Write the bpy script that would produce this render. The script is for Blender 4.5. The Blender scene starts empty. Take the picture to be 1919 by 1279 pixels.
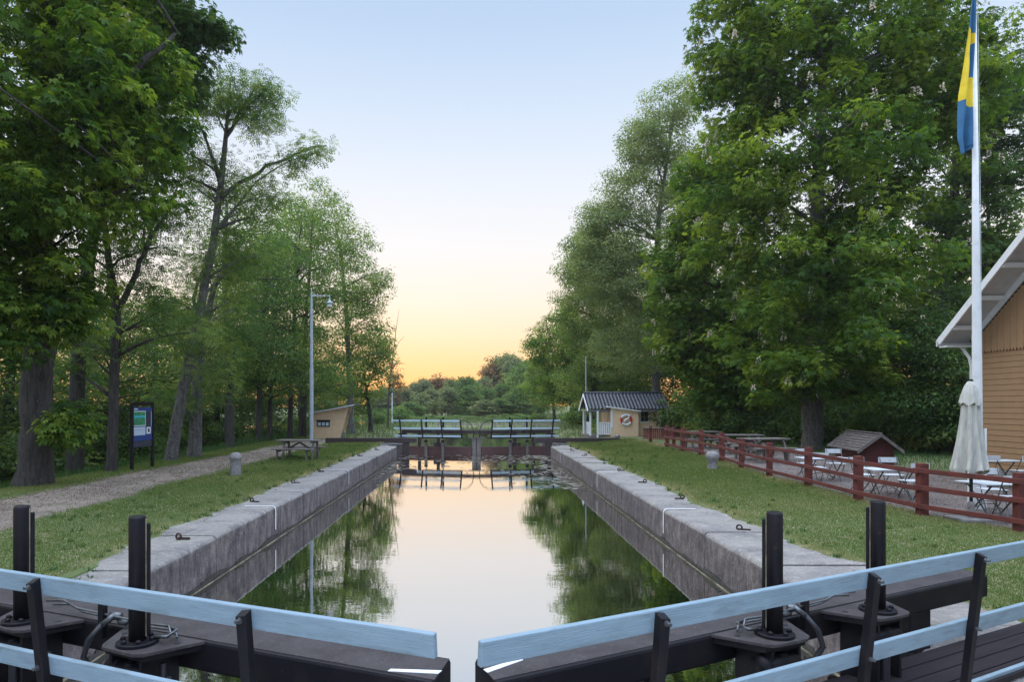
import bpy, math, random
import numpy as np
from mathutils import Vector, Matrix
R=math.radians
sc=bpy.context.scene; C=sc.collection
# ---------------- camera, sky, light, exposure ----------------
FP,HX,HY,CH=1290.0,897.0,760.0,2.06          # focal length in px of the 1919 px frame, vanishing point, eye height
cam=bpy.data.cameras.new('camera'); co=bpy.data.objects.new('camera',cam); C.objects.link(co); sc.camera=co
co.location=(0,0,CH); co.rotation_euler=(R(90),0,0)
cam.sensor_width=36; cam.lens=FP/1919*36; cam.shift_x=(959.5-HX)/1919; cam.shift_y=(HY-639.5)/1919
cam.clip_start=.05; cam.clip_end=3000
sc.view_settings.view_transform='Standard'; sc.view_settings.look='None'; sc.view_settings.gamma=1
sc.view_settings.exposure=0.2
W=bpy.data.worlds.new('World'); sc.world=W; W.use_nodes=True
def build_world():
    nt=W.node_tree; nt.nodes.clear(); N=nt.nodes.new; L=nt.links.new
    out=N('ShaderNodeOutputWorld'); bg=N('ShaderNodeBackground'); L(bg.outputs[0],out.inputs[0])
    tc=N('ShaderNodeTexCoord'); sp=N('ShaderNodeSeparateXYZ'); L(tc.outputs['Generated'],sp.inputs[0])
    def ramp(stops):
        r=N('ShaderNodeValToRGB'); e=r.color_ramp.elements
        while len(e)<len(stops): e.new(.5)
        for i,(p,c) in enumerate(stops): e[i].position=p; e[i].color=(*c,1)
        L(sp.outputs[2],r.inputs[0]); return r
    def s(r,g,b): return tuple(((v/255+.055)/1.055)**2.4 for v in (r,g,b))
    west=ramp([(0,s(243,174,106)),(.03,s(249,190,124)),(.06,s(252,209,154)),(.10,s(251,224,190)),(.15,s(246,232,218)),(.22,s(237,236,238)),(.30,s(226,232,241)),(.38,s(208,222,240)),(.48,s(184,206,234)),(.60,s(168,192,224)),(1,s(172,188,212))])
    east=ramp([(0,s(134,138,152)),(.15,s(144,154,174)),(.4,s(152,168,196)),(1,s(172,188,212))])
    # west weight from azimuth
    m=N('ShaderNodeVectorMath'); m.operation='DOT_PRODUCT'; L(tc.outputs['Generated'],m.inputs[0]); m.inputs[1].default_value=(-.12,.993,0)
    mr=N('ShaderNodeMapRange'); mr.interpolation_type='SMOOTHSTEP'; L(m.outputs['Value'],mr.inputs[0])
    mr.inputs[1].default_value=-.55; mr.inputs[2].default_value=.75
    mx=N('ShaderNodeMix'); mx.data_type='RGBA'; L(mr.outputs[0],mx.inputs[0]); L(east.outputs[0],mx.inputs[6]); L(west.outputs[0],mx.inputs[7])
    sky=N('ShaderNodeTexSky'); sky.sky_type='NISHITA'; sky.sun_disc=False; sky.sun_elevation=R(2.0); sky.sun_rotation=R(-7); sky.air_density=1.0; sky.dust_density=.6
    sv=N('ShaderNodeVectorMath'); sv.operation='SCALE'; L(sky.outputs[0],sv.inputs[0]); sv.inputs['Scale'].default_value=SKYMIX
    gv=N('ShaderNodeVectorMath'); gv.operation='SCALE'; L(mx.outputs[2],gv.inputs[0]); gv.inputs['Scale'].default_value=.86
    # unseen sky overhead and behind the camera gets added gain to brighten the foliage
    zr=N('ShaderNodeMapRange'); zr.interpolation_type='SMOOTHSTEP'; L(sp.outputs[2],zr.inputs[0]); zr.inputs[1].default_value=.5; zr.inputs[2].default_value=.85; zr.inputs[3].default_value=1.0; zr.inputs[4].default_value=ZG
    er=N('ShaderNodeMapRange'); L(mr.outputs[0],er.inputs[0]); er.inputs[3].default_value=EG; er.inputs[4].default_value=1.0
    gm=N('ShaderNodeMath'); gm.operation='MULTIPLY'; L(zr.outputs[0],gm.inputs[0]); L(er.outputs[0],gm.inputs[1])
    gg=N('ShaderNodeMath'); gg.operation='MULTIPLY'; L(gm.outputs[0],gg.inputs[0]); gg.inputs[1].default_value=.97; L(gg.outputs[0],gv.inputs['Scale'])
    ad=N('ShaderNodeVectorMath'); ad.operation='ADD'; L(sv.outputs[0],ad.inputs[0]); L(gv.outputs[0],ad.inputs[1])
    L(ad.outputs[0],bg.inputs[0]); bg.inputs[1].default_value=1.0
SKYMIX=.012; ZG=2.6; EG=2.6
build_world()
sl=bpy.data.lights.new('sun','SUN'); sl.energy=.9; sl.angle=R(60); sl.color=(1,.88,.66)
so=bpy.data.objects.new('sun',sl); C.objects.link(so)
so.rotation_euler=Vector((.62,-.20,-.76)).to_track_quat('-Z','Y').to_euler()
cy=sc.cycles; cy.max_bounces=8; cy.transparent_max_bounces=8; cy.diffuse_bounces=3; cy.glossy_bounces=4; cy.transmission_bounces=4

rng=np.random.default_rng(7); random.seed(7)
# ---------------- helpers ----------------
def gp(px,py,z=0.0):
    Y=FP*(CH-z)/(py-HY); return Vector(((px-HX)/FP*Y,Y,z))
def pp(px,py,Y): return Vector(((px-HX)/FP*Y,Y,CH+(HY-py)/FP*Y))
def ss(a,b,x):
    t=np.clip((x-a)/(b-a),0,1); return t*t*(3-2*t)
def wob(x,y,s=0):
    return (np.sin(x*1.3+y*.7+s)+np.sin(x*-.9+y*1.9+2*s+1)+np.sin(x*2.9+y*2.3+s*3)*.6+np.sin(x*.31-y*.47+s)*1.2)/3.8
def fine(x,y,s=0):
    return (np.sin(x*7.1+y*5.3+s)+np.sin(x*-6.3+y*8.9+s*2)+np.sin(y*13.7+x*3+s)+np.sin(x*17+y*11)*.7)/3.7
XL,XR,WZ=-4.14,3.66,-.68
def canal(y):
    l=-4.4-ss(42,50,y)*1.2+ss(50,100,y)*-1.0; r=4.0+ss(42,52,y)*2+ss(60,100,y)*7
    return l,r
def gz(x,y):
    x=np.asarray(x,float); y=np.asarray(y,float)
    z=-.75*ss(-11.5,-15.5,x)-.5*ss(-18,-40,x)
    z=z+.17*ss(20.5,24.5,y)*ss(5.6,8.2,x)
    z=z+.03*wob(x*.8,y*.8)
    z=z-.35*ss(44,80,y)*ss(-20,-8,x)*(1-ss(8,20,x))
    return z
def ground_z(x,y):
    x=np.asarray(x,float); y=np.asarray(y,float); z=gz(x,y)
    # flatten near the coping
    nb=ss(-7.5,-5.2,x)*(1-ss(4.7,7,x)); inn=(y<41.4)
    z=np.where(inn,z*(1-nb)+.012*nb,z)
    el=-5.06+.13*wob(x*0+3,y*1.7)+.07*fine(x*0,y*.9)+.5*ss(9.3,7.6,y)
    er=4.66+.16*wob(x*0+1,y*1.4,2)+.08*fine(x*0,y*1.1,1)+.55*ss(9.8,8.2,y)
    dl=ss(el,el+.14,x); dr=ss(er,er-.14,x); d=dl*dr
    z=np.where(inn,z-d*.09,z)
    z=np.where(inn&(x>-4.85)&(x<4.40),-2.8,z)
    l,r=canal(y); e=ss(l-1.4,l+1.2,x)*(1-ss(r-1.2,r+1.6,x))*(1-ss(86,92,y))
    z=np.where(~inn,z*(1-e)-2.2*e,z)
    return z
class MB:
    def __init__(s): s.v=[]; s.f=[]; s.m=[]; s.mi=0
    def add(s,vs,fs):
        n=len(s.v); s.v+=[tuple(v) for v in vs]; s.f+=[tuple(i+n for i in f) for f in fs]; s.m+=[s.mi]*len(fs); return s
    def box(s,x0,x1,y0,y1,z0,z1,M=None):
        vs=[Vector((x,y,z)) for x in (x0,x1) for y in (y0,y1) for z in (z0,z1)]
        if M is not None: vs=[M@v for v in vs]
        return s.add(vs,[(0,1,3,2),(4,6,7,5),(0,4,5,1),(2,3,7,6),(0,2,6,4),(1,5,7,3)])
    def bar(s,p,q,w,h,up=(0,0,1)):
        p=Vector(p);q=Vector(q);d=(q-p).normalized();u=Vector(up)
        a=d.cross(u)
        if a.length<1e-4: a=d.cross(Vector((1,0,0)))
        a.normalize(); b=a.cross(d).normalized()
        vs=[c+a*(i*w/2)+b*(j*h/2) for c in (p,q) for i,j in ((-1,-1),(1,-1),(1,1),(-1,1))]
        return s.add(vs,[(0,1,2,3),(7,6,5,4),(0,4,5,1),(1,5,6,2),(2,6,7,3),(3,7,4,0)])
    def tube(s,pts,rs,n=8,cap=True,jit=0):
        pts=[Vector(p) for p in pts]
        if not hasattr(rs,'__len__'): rs=[rs]*len(pts)
        vs=[];fs=[];ref=None
        for i,p in enumerate(pts):
            d=(pts[min(i+1,len(pts)-1)]-pts[max(i-1,0)]).normalized()
            if ref is None: ref=d.orthogonal().normalized()
            a=(ref-d*ref.dot(d))
            a=a.normalized() if a.length>1e-5 else d.orthogonal().normalized()
            ref=a; b=d.cross(a)
            for k in range(n):
                t=2*math.pi*k/n; r=rs[i]*(1+(random.uniform(-jit,jit) if jit else 0))
                vs.append(p+a*math.cos(t)*r+b*math.sin(t)*r)
        for i in range(len(pts)-1):
            for k in range(n):
                fs.append((i*n+k,i*n+(k+1)%n,(i+1)*n+(k+1)%n,(i+1)*n+k))
        if cap: fs.append(tuple(range(n))[::-1]); fs.append(tuple((len(pts)-1)*n+k for k in range(n)))
        return s.add(vs,fs)
    def lathe(s,prof,c=(0,0,0),n=20,fn=None):
        c=Vector(c);vs=[];fs=[]
        for i,(r,z) in enumerate(prof):
            for k in range(n):
                t=2*math.pi*k/n; rr=r if fn is None else fn(r,z,t)
                vs.append(c+Vector((rr*math.cos(t),rr*math.sin(t),z)))
        for i in range(len(prof)-1):
            for k in range(n): fs.append((i*n+k,i*n+(k+1)%n,(i+1)*n+(k+1)%n,(i+1)*n+k))
        fs.append(tuple(range(n))[::-1]); fs.append(tuple((len(prof)-1)*n+k for k in range(n)))
        return s.add(vs,fs)
    def prism(s,poly,d0,d1,axis='y'):
        def P(a,b,d): return {'y':(a,d,b),'z':(a,b,d),'x':(d,a,b)}[axis]
        n=len(poly); vs=[P(a,b,d0) for a,b in poly]+[P(a,b,d1) for a,b in poly]
        fs=[tuple(range(n)),tuple(range(2*n-1,n-1,-1))]+[(i,n+i,n+(i+1)%n,(i+1)%n) for i in range(n)]
        return s.add(vs,fs)
def link(name,me,mats,parent=None,bevel=0,smooth=False,loc=None):
    o=bpy.data.objects.new(name,me); C.objects.link(o)
    for m in (mats if isinstance(mats,(list,tuple)) else [mats]): me.materials.append(m)
    if parent is not None: o.parent=parent
    if loc is not None: o.location=loc
    if bevel:
        b=o.modifiers.new('bevel','BEVEL'); b.width=bevel; b.segments=2; b.limit_method='ANGLE'; b.angle_limit=R(40)
    if smooth:
        me.polygons.foreach_set('use_smooth',[True]*len(me.polygons))
    return o
def obj(name,mb,mats,parent=None,bevel=0,smooth=False,label=None,loc=None):
    me=bpy.data.meshes.new(name); me.from_pydata(mb.v,[],mb.f)
    import bmesh
    bm=bmesh.new(); bm.from_mesh(me); bmesh.ops.recalc_face_normals(bm,faces=bm.faces); bm.to_mesh(me); bm.free()
    if any(mb.m): me.polygons.foreach_set('material_index',mb.m)
    me.update(); o=link(name,me,mats,parent,bevel,smooth,loc)
    if label: o['label']=label
    return o
def npmesh(name,V,k,mat,parent=None,tint=None):
    V=np.ascontiguousarray(V.reshape(-1,3),dtype=np.float32); n=len(V); nf=n//k
    me=bpy.data.meshes.new(name); me.vertices.add(n); me.vertices.foreach_set('co',V.ravel())
    me.loops.add(n); me.loops.foreach_set('vertex_index',np.arange(n,dtype=np.int32))
    me.polygons.add(nf); me.polygons.foreach_set('loop_start',np.arange(0,n,k,dtype=np.int32))
    try: me.polygons.foreach_set('loop_total',np.full(nf,k,dtype=np.int32))
    except Exception: pass
    if tint is not None:
        at=me.attributes.new('tint','FLOAT','POINT'); at.data.foreach_set('value',np.repeat(tint,k).astype(np.float32))
    me.update(); me.validate()
    return link(name,me,mat,parent)
def tag(o,label,cat,group=None,kind=None):
    if label: o['label']=label
    if cat: o['category']=cat
    if group: o['group']=group
    if kind: o['kind']=kind
    return o
def thing(name,label,cat,loc=(0,0,0),rotz=0,group=None):
    o=bpy.data.objects.new(name,None); C.objects.link(o); o.empty_display_size=.2
    o.location=loc; o.rotation_euler=(0,0,rotz); return tag(o,label,cat,group)
def copy_tree(o,parent=None):
    c=o.copy(); C.objects.link(c); c.parent=parent
    for ch in list(o.children): copy_tree(ch,c)
    return c
def struct(o): o['kind']='structure'; return o
# ---------------- materials ----------------
def mat(name,col,rough=.7,metal=0,noise=None,bump=None,spec=None):
    """noise=(scale,colour2,lo,hi[,stretch]) ; bump=(scale,strength,dist)"""
    m=bpy.data.materials.new(name); m.use_nodes=True; nt=m.node_tree; N=nt.nodes.new; L=nt.links.new
    b=nt.nodes['Principled BSDF']; b.inputs['Base Color'].default_value=(*col,1); b.inputs['Roughness'].default_value=rough; b.inputs['Metallic'].default_value=metal
    if spec is not None: b.inputs['Specular IOR Level'].default_value=spec
    tc=N('ShaderNodeTexCoord'); last=None
    for nz in (noise or []):
        mp=N('ShaderNodeMapping'); L(tc.outputs['Object'],mp.inputs[0]); mp.inputs['Scale'].default_value=nz[4] if len(nz)>4 else (1,1,1)
        t=N('ShaderNodeTexNoise'); t.inputs['Scale'].default_value=nz[0]; t.inputs['Detail'].default_value=5; t.inputs['Roughness'].default_value=.62; L(mp.outputs[0],t.inputs[0])
        r=N('ShaderNodeMapRange'); r.inputs[1].default_value=nz[2]; r.inputs[2].default_value=nz[3]; L(t.outputs[0],r.inputs[0])
        x=N('ShaderNodeMix'); x.data_type='RGBA'; L(r.outputs[0],x.inputs[0])
        if last is None: x.inputs[6].default_value=(*col,1)
        else: L(last,x.inputs[6])
        x.inputs[7].default_value=(*nz[1],1); last=x.outputs[2]
    if last is not None: L(last,b.inputs['Base Color'])
    if bump:
        mp=N('ShaderNodeMapping'); L(tc.outputs['Object'],mp.inputs[0])
        if len(bump)>3: mp.inputs['Scale'].default_value=bump[3]
        t=N('ShaderNodeTexNoise'); t.inputs['Scale'].default_value=bump[0]; t.inputs['Detail'].default_value=6; L(mp.outputs[0],t.inputs[0])
        u=N('ShaderNodeBump'); u.inputs['Strength'].default_value=bump[1]; u.inputs['Distance'].default_value=bump[2]; L(t.outputs[0],u.inputs['Height']); L(u.outputs[0],b.inputs['Normal'])
    return m
def leafmat(name,c0,c1,c2,tr=.35,trc=None,rough=.5):
    m=bpy.data.materials.new(name); m.use_nodes=True; nt=m.node_tree; N=nt.nodes.new; L=nt.links.new
    b=nt.nodes['Principled BSDF']; out=nt.nodes['Material Output']; b.inputs['Roughness'].default_value=rough+.1; b.inputs['Specular IOR Level'].default_value=.2
    a=N('ShaderNodeAttribute'); a.attribute_name='tint'
    r=N('ShaderNodeValToRGB'); e=r.color_ramp.elements; e.new(.5)
    for i,c in enumerate((c0,c1,c2)): e[i].position=i*.5; e[i].color=(*c,1)
    L(a.outputs['Fac'],r.inputs[0]); L(r.outputs[0],b.inputs['Base Color'])
    t=N('ShaderNodeBsdfTranslucent'); mm=N('ShaderNodeVectorMath'); mm.operation='MULTIPLY'; L(r.outputs[0],mm.inputs[0]); mm.inputs[1].default_value=trc or (1.7,1.55,.7)
    L(mm.outputs[0],t.inputs[0]); x=N('ShaderNodeMixShader'); x.inputs[0].default_value=tr
    L(b.outputs[0],x.inputs[1]); L(t.outputs[0],x.inputs[2]); L(x.outputs[0],out.inputs[0]); return m
M={}
M['stone']=mat('granite',(.30,.265,.235),.85,noise=[(1.3,(.18,.16,.15),.42,.66),(9,(.42,.38,.33),.52,.75),(60,(.08,.08,.08),.52,.72),(.6,(.27,.25,.20),.55,.7)],bump=(18,.8,.04))
def stain_shade_face(m):
    # painted-in shade plus algae stains: a darker layer on the upright faces only
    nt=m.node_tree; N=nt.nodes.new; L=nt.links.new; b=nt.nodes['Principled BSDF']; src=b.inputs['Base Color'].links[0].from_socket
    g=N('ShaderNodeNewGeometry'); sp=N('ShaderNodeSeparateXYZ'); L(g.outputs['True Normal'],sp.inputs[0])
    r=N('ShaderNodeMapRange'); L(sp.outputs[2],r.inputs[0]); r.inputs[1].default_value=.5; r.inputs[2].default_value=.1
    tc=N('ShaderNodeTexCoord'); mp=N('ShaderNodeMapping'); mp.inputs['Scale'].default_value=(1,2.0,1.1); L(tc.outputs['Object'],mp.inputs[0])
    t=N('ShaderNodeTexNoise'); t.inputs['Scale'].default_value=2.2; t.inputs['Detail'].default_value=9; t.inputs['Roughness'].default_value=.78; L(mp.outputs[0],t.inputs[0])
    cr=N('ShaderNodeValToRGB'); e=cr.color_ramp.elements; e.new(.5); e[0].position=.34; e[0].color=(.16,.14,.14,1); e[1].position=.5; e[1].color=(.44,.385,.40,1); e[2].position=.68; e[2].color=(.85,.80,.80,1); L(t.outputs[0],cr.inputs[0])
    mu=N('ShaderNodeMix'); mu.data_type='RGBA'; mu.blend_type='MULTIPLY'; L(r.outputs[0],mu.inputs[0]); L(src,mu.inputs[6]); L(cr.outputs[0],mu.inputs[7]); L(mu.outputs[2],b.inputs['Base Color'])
stain_shade_face(M['stone'])
M['stone2']=mat('bollard_granite',(.26,.24,.23),.85,noise=[(14,(.13,.12,.12),.45,.7),(50,(.36,.33,.3),.55,.75)],bump=(25,.6,.03))
M['lichen']=mat('wet_stone',(.05,.045,.035),.5,noise=[(6,(.02,.02,.018),.4,.7)])
M['ledge']=mat('pale_ledge',(.30,.25,.17),.7,noise=[(5,(.10,.08,.05),.4,.6)])
M['line']=mat('white_line_paint',(.78,.79,.8),.6,noise=[(20,(.5,.5,.5),.55,.75)])
M['farrail']=mat('brightened_rail_paint',(.42,.53,.58),.6)  # same rail paint, lightened: the far gate's brighter light is in the colour
M['steel']=mat('dark_painted_steel',(.009,.008,.011),.5,noise=[(3,(.020,.015,.015),.45,.68),(14,(.05,.028,.020),.64,.72),(70,(.045,.04,.04),.64,.8)],bump=(60,.08,.01),spec=.22)
M['beamtop']=mat('worn_beam_top',(.065,.055,.054),.75,spec=.3,noise=[(5,(.045,.036,.036),.4,.65),(45,(.14,.12,.11),.58,.78)],bump=(50,.2,.01))
M['zinc']=mat('galvanised_steel',(.17,.175,.18),.45,.8,noise=[(20,(.10,.10,.105),.45,.7)])
M['rubber']=mat('black_rubber',(.015,.015,.018),.5)
M['rail']=mat('pale_blue_rail_paint',(.25,.335,.39),.55,noise=[(3,(.205,.28,.33),.4,.7,(1,1,6)),(40,(.15,.19,.22),.62,.8,(1,1,3)),(5,(.18,.235,.26),.54,.70,(.6,1,3))],bump=(22,.45,.012,(.3,1,8)))
M['timber']=mat('tarred_timber',(.045,.026,.024),.6,noise=[(5,(.02,.013,.014),.4,.7,(1,1,6))],bump=(14,.3,.02,(.5,1,6)))
M['redtimber']=mat('red_brown_timber',(.10,.042,.034),.7,noise=[(6,(.05,.025,.022),.4,.7,(1,1,4))])
M['deck']=mat('dark_deck_wood',(.035,.028,.03),.9,spec=.15,noise=[(3,(.022,.018,.02),.4,.7,(.5,6,1)),(30,(.06,.05,.045),.6,.8,(.3,4,1))],bump=(20,.25,.01,(.3,5,1)))
M['fence']=mat('falu_red_paint',(.15,.033,.024),.85,noise=[(5,(.08,.021,.017),.4,.7),(45,(.32,.14,.10),.63,.74,(1,1,2))],bump=(20,.3,.01))
M['wood']=mat('grey_weathered_wood',(.17,.145,.125),.8,noise=[(8,(.10,.085,.075),.4,.7)],bump=(20,.3,.01))
M['yellow']=mat('ochre_boards',(.32,.19,.095),.8,noise=[(4,(.28,.165,.08),.4,.7),(60,(.26,.15,.075),.6,.8)])
M['cream']=mat('cream_boards',(.80,.57,.36),.75,noise=[(3,(.70,.49,.31),.4,.7)])
M['white']=mat('white_paint',(.74,.74,.73),.55,noise=[(6,(.62,.62,.61),.5,.75)])
M['soffit']=mat('grey_white_soffit',(.52,.50,.49),.7,noise=[(4,(.42,.40,.40),.4,.7)])
M['tiles']=mat('black_glazed_tile',(.03,.033,.045),.3,noise=[(6,(.05,.055,.07),.45,.7)])
M['shingle']=mat('old_shingle',(.17,.14,.13),.9,noise=[(10,(.06,.05,.05),.42,.65),(5,(.08,.11,.04),.56,.7)],bump=(25,.8,.03))
M['slateroof']=mat('dark_roof',(.06,.06,.065),.6)
M['glass']=mat('window_glass',(.03,.035,.04),.08)
M['chairwhite']=mat('white_slat_paint',(.58,.60,.61),.6,noise=[(12,(.45,.46,.47),.5,.75)])
M['lampwhite']=mat('lamp_glass',(.8,.8,.76),.3)
M['pole']=mat('grey_pole_paint',(.40,.45,.49),.45,noise=[(3,(.33,.37,.41),.4,.7)])
M['green_metal']=mat('dark_green_metal',(.012,.03,.025),.4)
M['canvas']=mat('cream_canvas',(.52,.50,.44),.85,noise=[(4,(.36,.345,.30),.45,.72,(4,4,.8))],bump=(30,.2,.01))
M['blue']=mat('flag_blue',(.04,.16,.31),.8,noise=[(3,(.03,.12,.25),.4,.7)])
M['flagyellow']=mat('flag_yellow',(.82,.60,.03),.8,noise=[(3,(.65,.46,.02),.4,.7)])
M['red']=mat('lifebuoy_red',(.52,.03,.025),.5)
M['signblue']=mat('sign_blue',(.02,.05,.22),.4)
M['signgreen']=mat('sign_map_green',(.03,.22,.10),.5,noise=[(5,(.06,.36,.12),.45,.6),(9,(.02,.12,.08),.55,.62)])
M['signcyan']=mat('sign_map_water',(.05,.42,.52),.5)
M['signpale']=mat('sign_pale',(.50,.58,.68),.5)
M['signdark']=mat('sign_dark',(.02,.025,.05),.5,noise=[(40,(.07,.075,.10),.5,.6,(1,1,2))])
M['yellowpaint']=mat('yellow_paint',(.62,.50,.08),.6)
M['iron']=mat('rusty_iron',(.045,.028,.024),.6,.4,noise=[(30,(.1,.05,.03),.5,.7)])
M['bark']=mat('chestnut_bark',(.075,.062,.054),.9,noise=[(4,(.032,.027,.025),.4,.62,(2.5,2.5,.5)),(25,(.17,.15,.13),.58,.75)],bump=(6,1.0,.08,(3,3,.6)))
M['barkg']=mat('grey_ash_bark',(.15,.14,.13),.9,noise=[(6,(.08,.07,.065),.42,.62,(2,2,.5)),(14,(.27,.27,.25),.56,.7)],bump=(9,.9,.05,(3,3,.6)))
M['barkd']=mat('dark_bark',(.07,.058,.05),.9,noise=[(5,(.035,.03,.028),.4,.62,(2,2,.5))],bump=(8,.9,.05,(3,3,.6)))
M['chest']=leafmat('chestnut_leaves',(.024,.066,.010),(.078,.155,.020),(.23,.31,.045),.48)
M['chestd']=leafmat('deep_green_leaves',(.026,.062,.02),(.068,.135,.034),(.15,.22,.055),.40)
M['ash']=leafmat('ash_leaves',(.045,.100,.030),(.115,.192,.054),(.24,.30,.095),.5)
M['pale']=leafmat('pale_leaves',(.10,.155,.07),(.18,.24,.11),(.28,.33,.17),.5)
M['far']=leafmat('far_leaves',(.11,.15,.075),(.18,.22,.10),(.28,.28,.14),.45)
M['rust']=leafmat('reddish_leaves',(.14,.09,.045),(.22,.13,.06),(.28,.18,.08),.4)
M['grassb']=leafmat('grass_blades',(.10,.150,.035),(.175,.215,.06),(.42,.345,.19),.35,(1.3,1.3,.8))
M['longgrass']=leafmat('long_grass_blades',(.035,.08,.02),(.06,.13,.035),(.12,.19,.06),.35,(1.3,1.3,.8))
M['reed']=leafmat('reed_blades',(.08,.12,.045),(.14,.19,.07),(.25,.26,.12),.3,(1.2,1.2,.8))
M['chip']=leafmat('path_chips',(.12,.088,.062),(.24,.18,.13),(.34,.28,.22),.02,(1,1,1),.8)
M['blossom']=leafmat('blossom_white',(.60,.50,.36),(.72,.61,.46),(.80,.73,.60),.3,(1,1,1))
M['lily']=leafmat('floating_leaves',(.10,.11,.07),(.22,.20,.15),(.42,.36,.30),.05,(1,1,1),.35)
def groundmat():
    m=mat('lawn_soil',(.095,.13,.036),.95,noise=[(.55,(.125,.15,.048),.38,.62),(2.4,(.25,.21,.11),.48,.66),(12,(.075,.11,.03),.45,.7),(55,(.25,.22,.11),.58,.8)],bump=(30,.6,.04)); return m
M['ground']=groundmat()
M['gravel']=mat('path_gravel',(.28,.215,.165),.95,noise=[(1.1,(.14,.105,.08),.42,.62),(32,(.38,.31,.25),.48,.66),(95,(.10,.075,.055),.50,.64),(2.2,(.13,.14,.05),.57,.68)],bump=(90,.6,.02))
M['terr']=mat('terrace_gravel',(.19,.15,.135),.95,noise=[(1.6,(.13,.10,.09),.42,.62),(22,(.34,.29,.26),.5,.68),(45,(.06,.05,.045),.52,.66)],bump=(70,.9,.03))
def watermat():
    m=bpy.data.materials.new('canal_water'); m.use_nodes=True; nt=m.node_tree; N=nt.nodes.new; L=nt.links.new; nt.nodes.clear()
    out=N('ShaderNodeOutputMaterial'); d=N('ShaderNodeBsdfDiffuse'); d.inputs[0].default_value=(.003,.007,.003,1)
    g=N('ShaderNodeBsdfGlossy'); g.inputs['Roughness'].default_value=.012; g.inputs[0].default_value=(.97,.95,.93,1)
    lw=N('ShaderNodeFresnel'); lw.inputs[0].default_value=1.6; mr=N('ShaderNodeMapRange'); mr.inputs[3].default_value=.75; mr.inputs[4].default_value=1.0; L(lw.outputs[0],mr.inputs[0])
    x=N('ShaderNodeMixShader'); L(mr.outputs[0],x.inputs[0]); L(d.outputs[0],x.inputs[1]); L(g.outputs[0],x.inputs[2]); L(x.outputs[0],out.inputs[0])
    tc=N('ShaderNodeTexCoord'); mp=N('ShaderNodeMapping'); mp.inputs['Scale'].default_value=(1,2.2,1); L(tc.outputs['Object'],mp.inputs[0])
    t=N('ShaderNodeTexNoise'); t.inputs['Scale'].default_value=2.6; t.inputs['Detail'].default_value=3; L(mp.outputs[0],t.inputs[0])
    b=N('ShaderNodeBump'); b.inputs['Strength'].default_value=.045; b.inputs['Distance'].default_value=.02; L(t.outputs[0],b.inputs['Height'])
    L(b.outputs[0],g.inputs['Normal']); return m
M['water']=watermat()
# ---------------- ground, path, terrace, water ----------------
def axis(pts):
    o=[]
    for (a,b,s) in pts: o+=list(np.arange(a,b-1e-6,s))
    o.append(pts[-1][1]); return np.array(o)
def sheet(name,xs,ys,zf,m,mask=None):
    X,Y=np.meshgrid(xs,ys); Z=zf(X,Y); nx,ny=len(xs),len(ys)
    V=np.stack([X,Y,Z],-1).reshape(-1,3)
    i=(np.arange(ny-1)[:,None]*nx+np.arange(nx-1)[None,:]).ravel()
    F=np.stack([i,i+1,i+nx+1,i+nx],-1)
    if mask is not None:
        cx=V[F].mean(1); F=F[mask(cx[:,0],cx[:,1])]
    me=bpy.data.meshes.new(name); me.vertices.add(len(V)); me.vertices.foreach_set('co',V.astype(np.float32).ravel())
    me.loops.add(F.size); me.loops.foreach_set('vertex_index',F.astype(np.int32).ravel())
    me.polygons.add(len(F)); me.polygons.foreach_set('loop_start',np.arange(0,F.size,4,dtype=np.int32))
    me.update(); me.validate(); return struct(link(name,me,m,smooth=True))
gx=axis([(-900,-100,80),(-100,-30,7),(-30,-13,.8),(-13,-6,.35),(-6,-4.85,.07),(-4.85,4.4,.6),(4.4,5.8,.07),(5.8,10,.35),(10,30,1),(30,100,7),(100,900,80)])
gx=np.unique(np.round(np.concatenate([gx,[-4.851,-4.849,4.399,4.401]]),4))
gy=axis([(-40,0,4),(0,7,.5),(7,22,.14),(22,41.2,.35),(41.2,41.6,.1),(41.6,110,1.0),(110,300,12),(300,1500,150)])
sheet('ground',gx,gy,ground_z,M['ground'])
def path_in(y): return -8.0+.25*wob(y*0,y*.6,4)-.9*ss(12,9,y)*0
def path_out(y): return -10.35+.25*wob(y*0+5,y*.5,1)
def strip(name,y0,y1,fl,fr,m,dz=.007,nx=14,ystep=.12):
    ys=np.arange(y0,y1,ystep); t=np.linspace(0,1,nx)
    l=fl(ys); r=fr(ys); l=l+.16*fine(ys*0,ys*1.3,3)+.07*fine(ys*0,ys*3.7,1); r=r+.16*fine(ys*0+2,ys*1.1,7)+.07*fine(ys*0,ys*4.1,5)
    X=l[:,None]+(r-l)[:,None]*t[None,:]; Y=np.repeat(ys[:,None],nx,1)
    e=np.minimum(t,1-t)[None,:]; Z=ground_z(X,Y)+dz+np.where(e<.001,-.02,0)
    V=np.stack([X,Y,Z],-1).reshape(-1,3); ny=len(ys)
    i=(np.arange(ny-1)[:,None]*nx+np.arange(nx-1)[None,:]).ravel(); F=np.stack([i,i+1,i+nx+1,i+nx],-1)
    me=bpy.data.meshes.new(name); me.from_pydata(V.tolist(),[],F.tolist()); me.update()
    return struct(link(name,me,m,smooth=True))
strip('gravel_path',2,41,lambda y:path_out(y),lambda y:path_in(y)+1.2*ss(30,36,y),M['gravel'],.018)
def fence_x(y):
    return np.interp(y,[9.0,11.26,12.84,14.93,30.5],[9.75,8.84,8.27,8.25,8.27])
strip('gravel_terrace',7,33,lambda y:fence_x(y)+.12,lambda y:np.minimum(fence_x(y)+5.2+.3*wob(y,y),14.0),M['terr'],.02,20)
wb=MB(); wb.add([(-5.2,-3,WZ),(5.2,-3,WZ),(5.2,41.3,WZ),(-5.2,41.3,WZ)],[(0,1,2,3)])
struct(obj('water',wb,M['water']))
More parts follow.
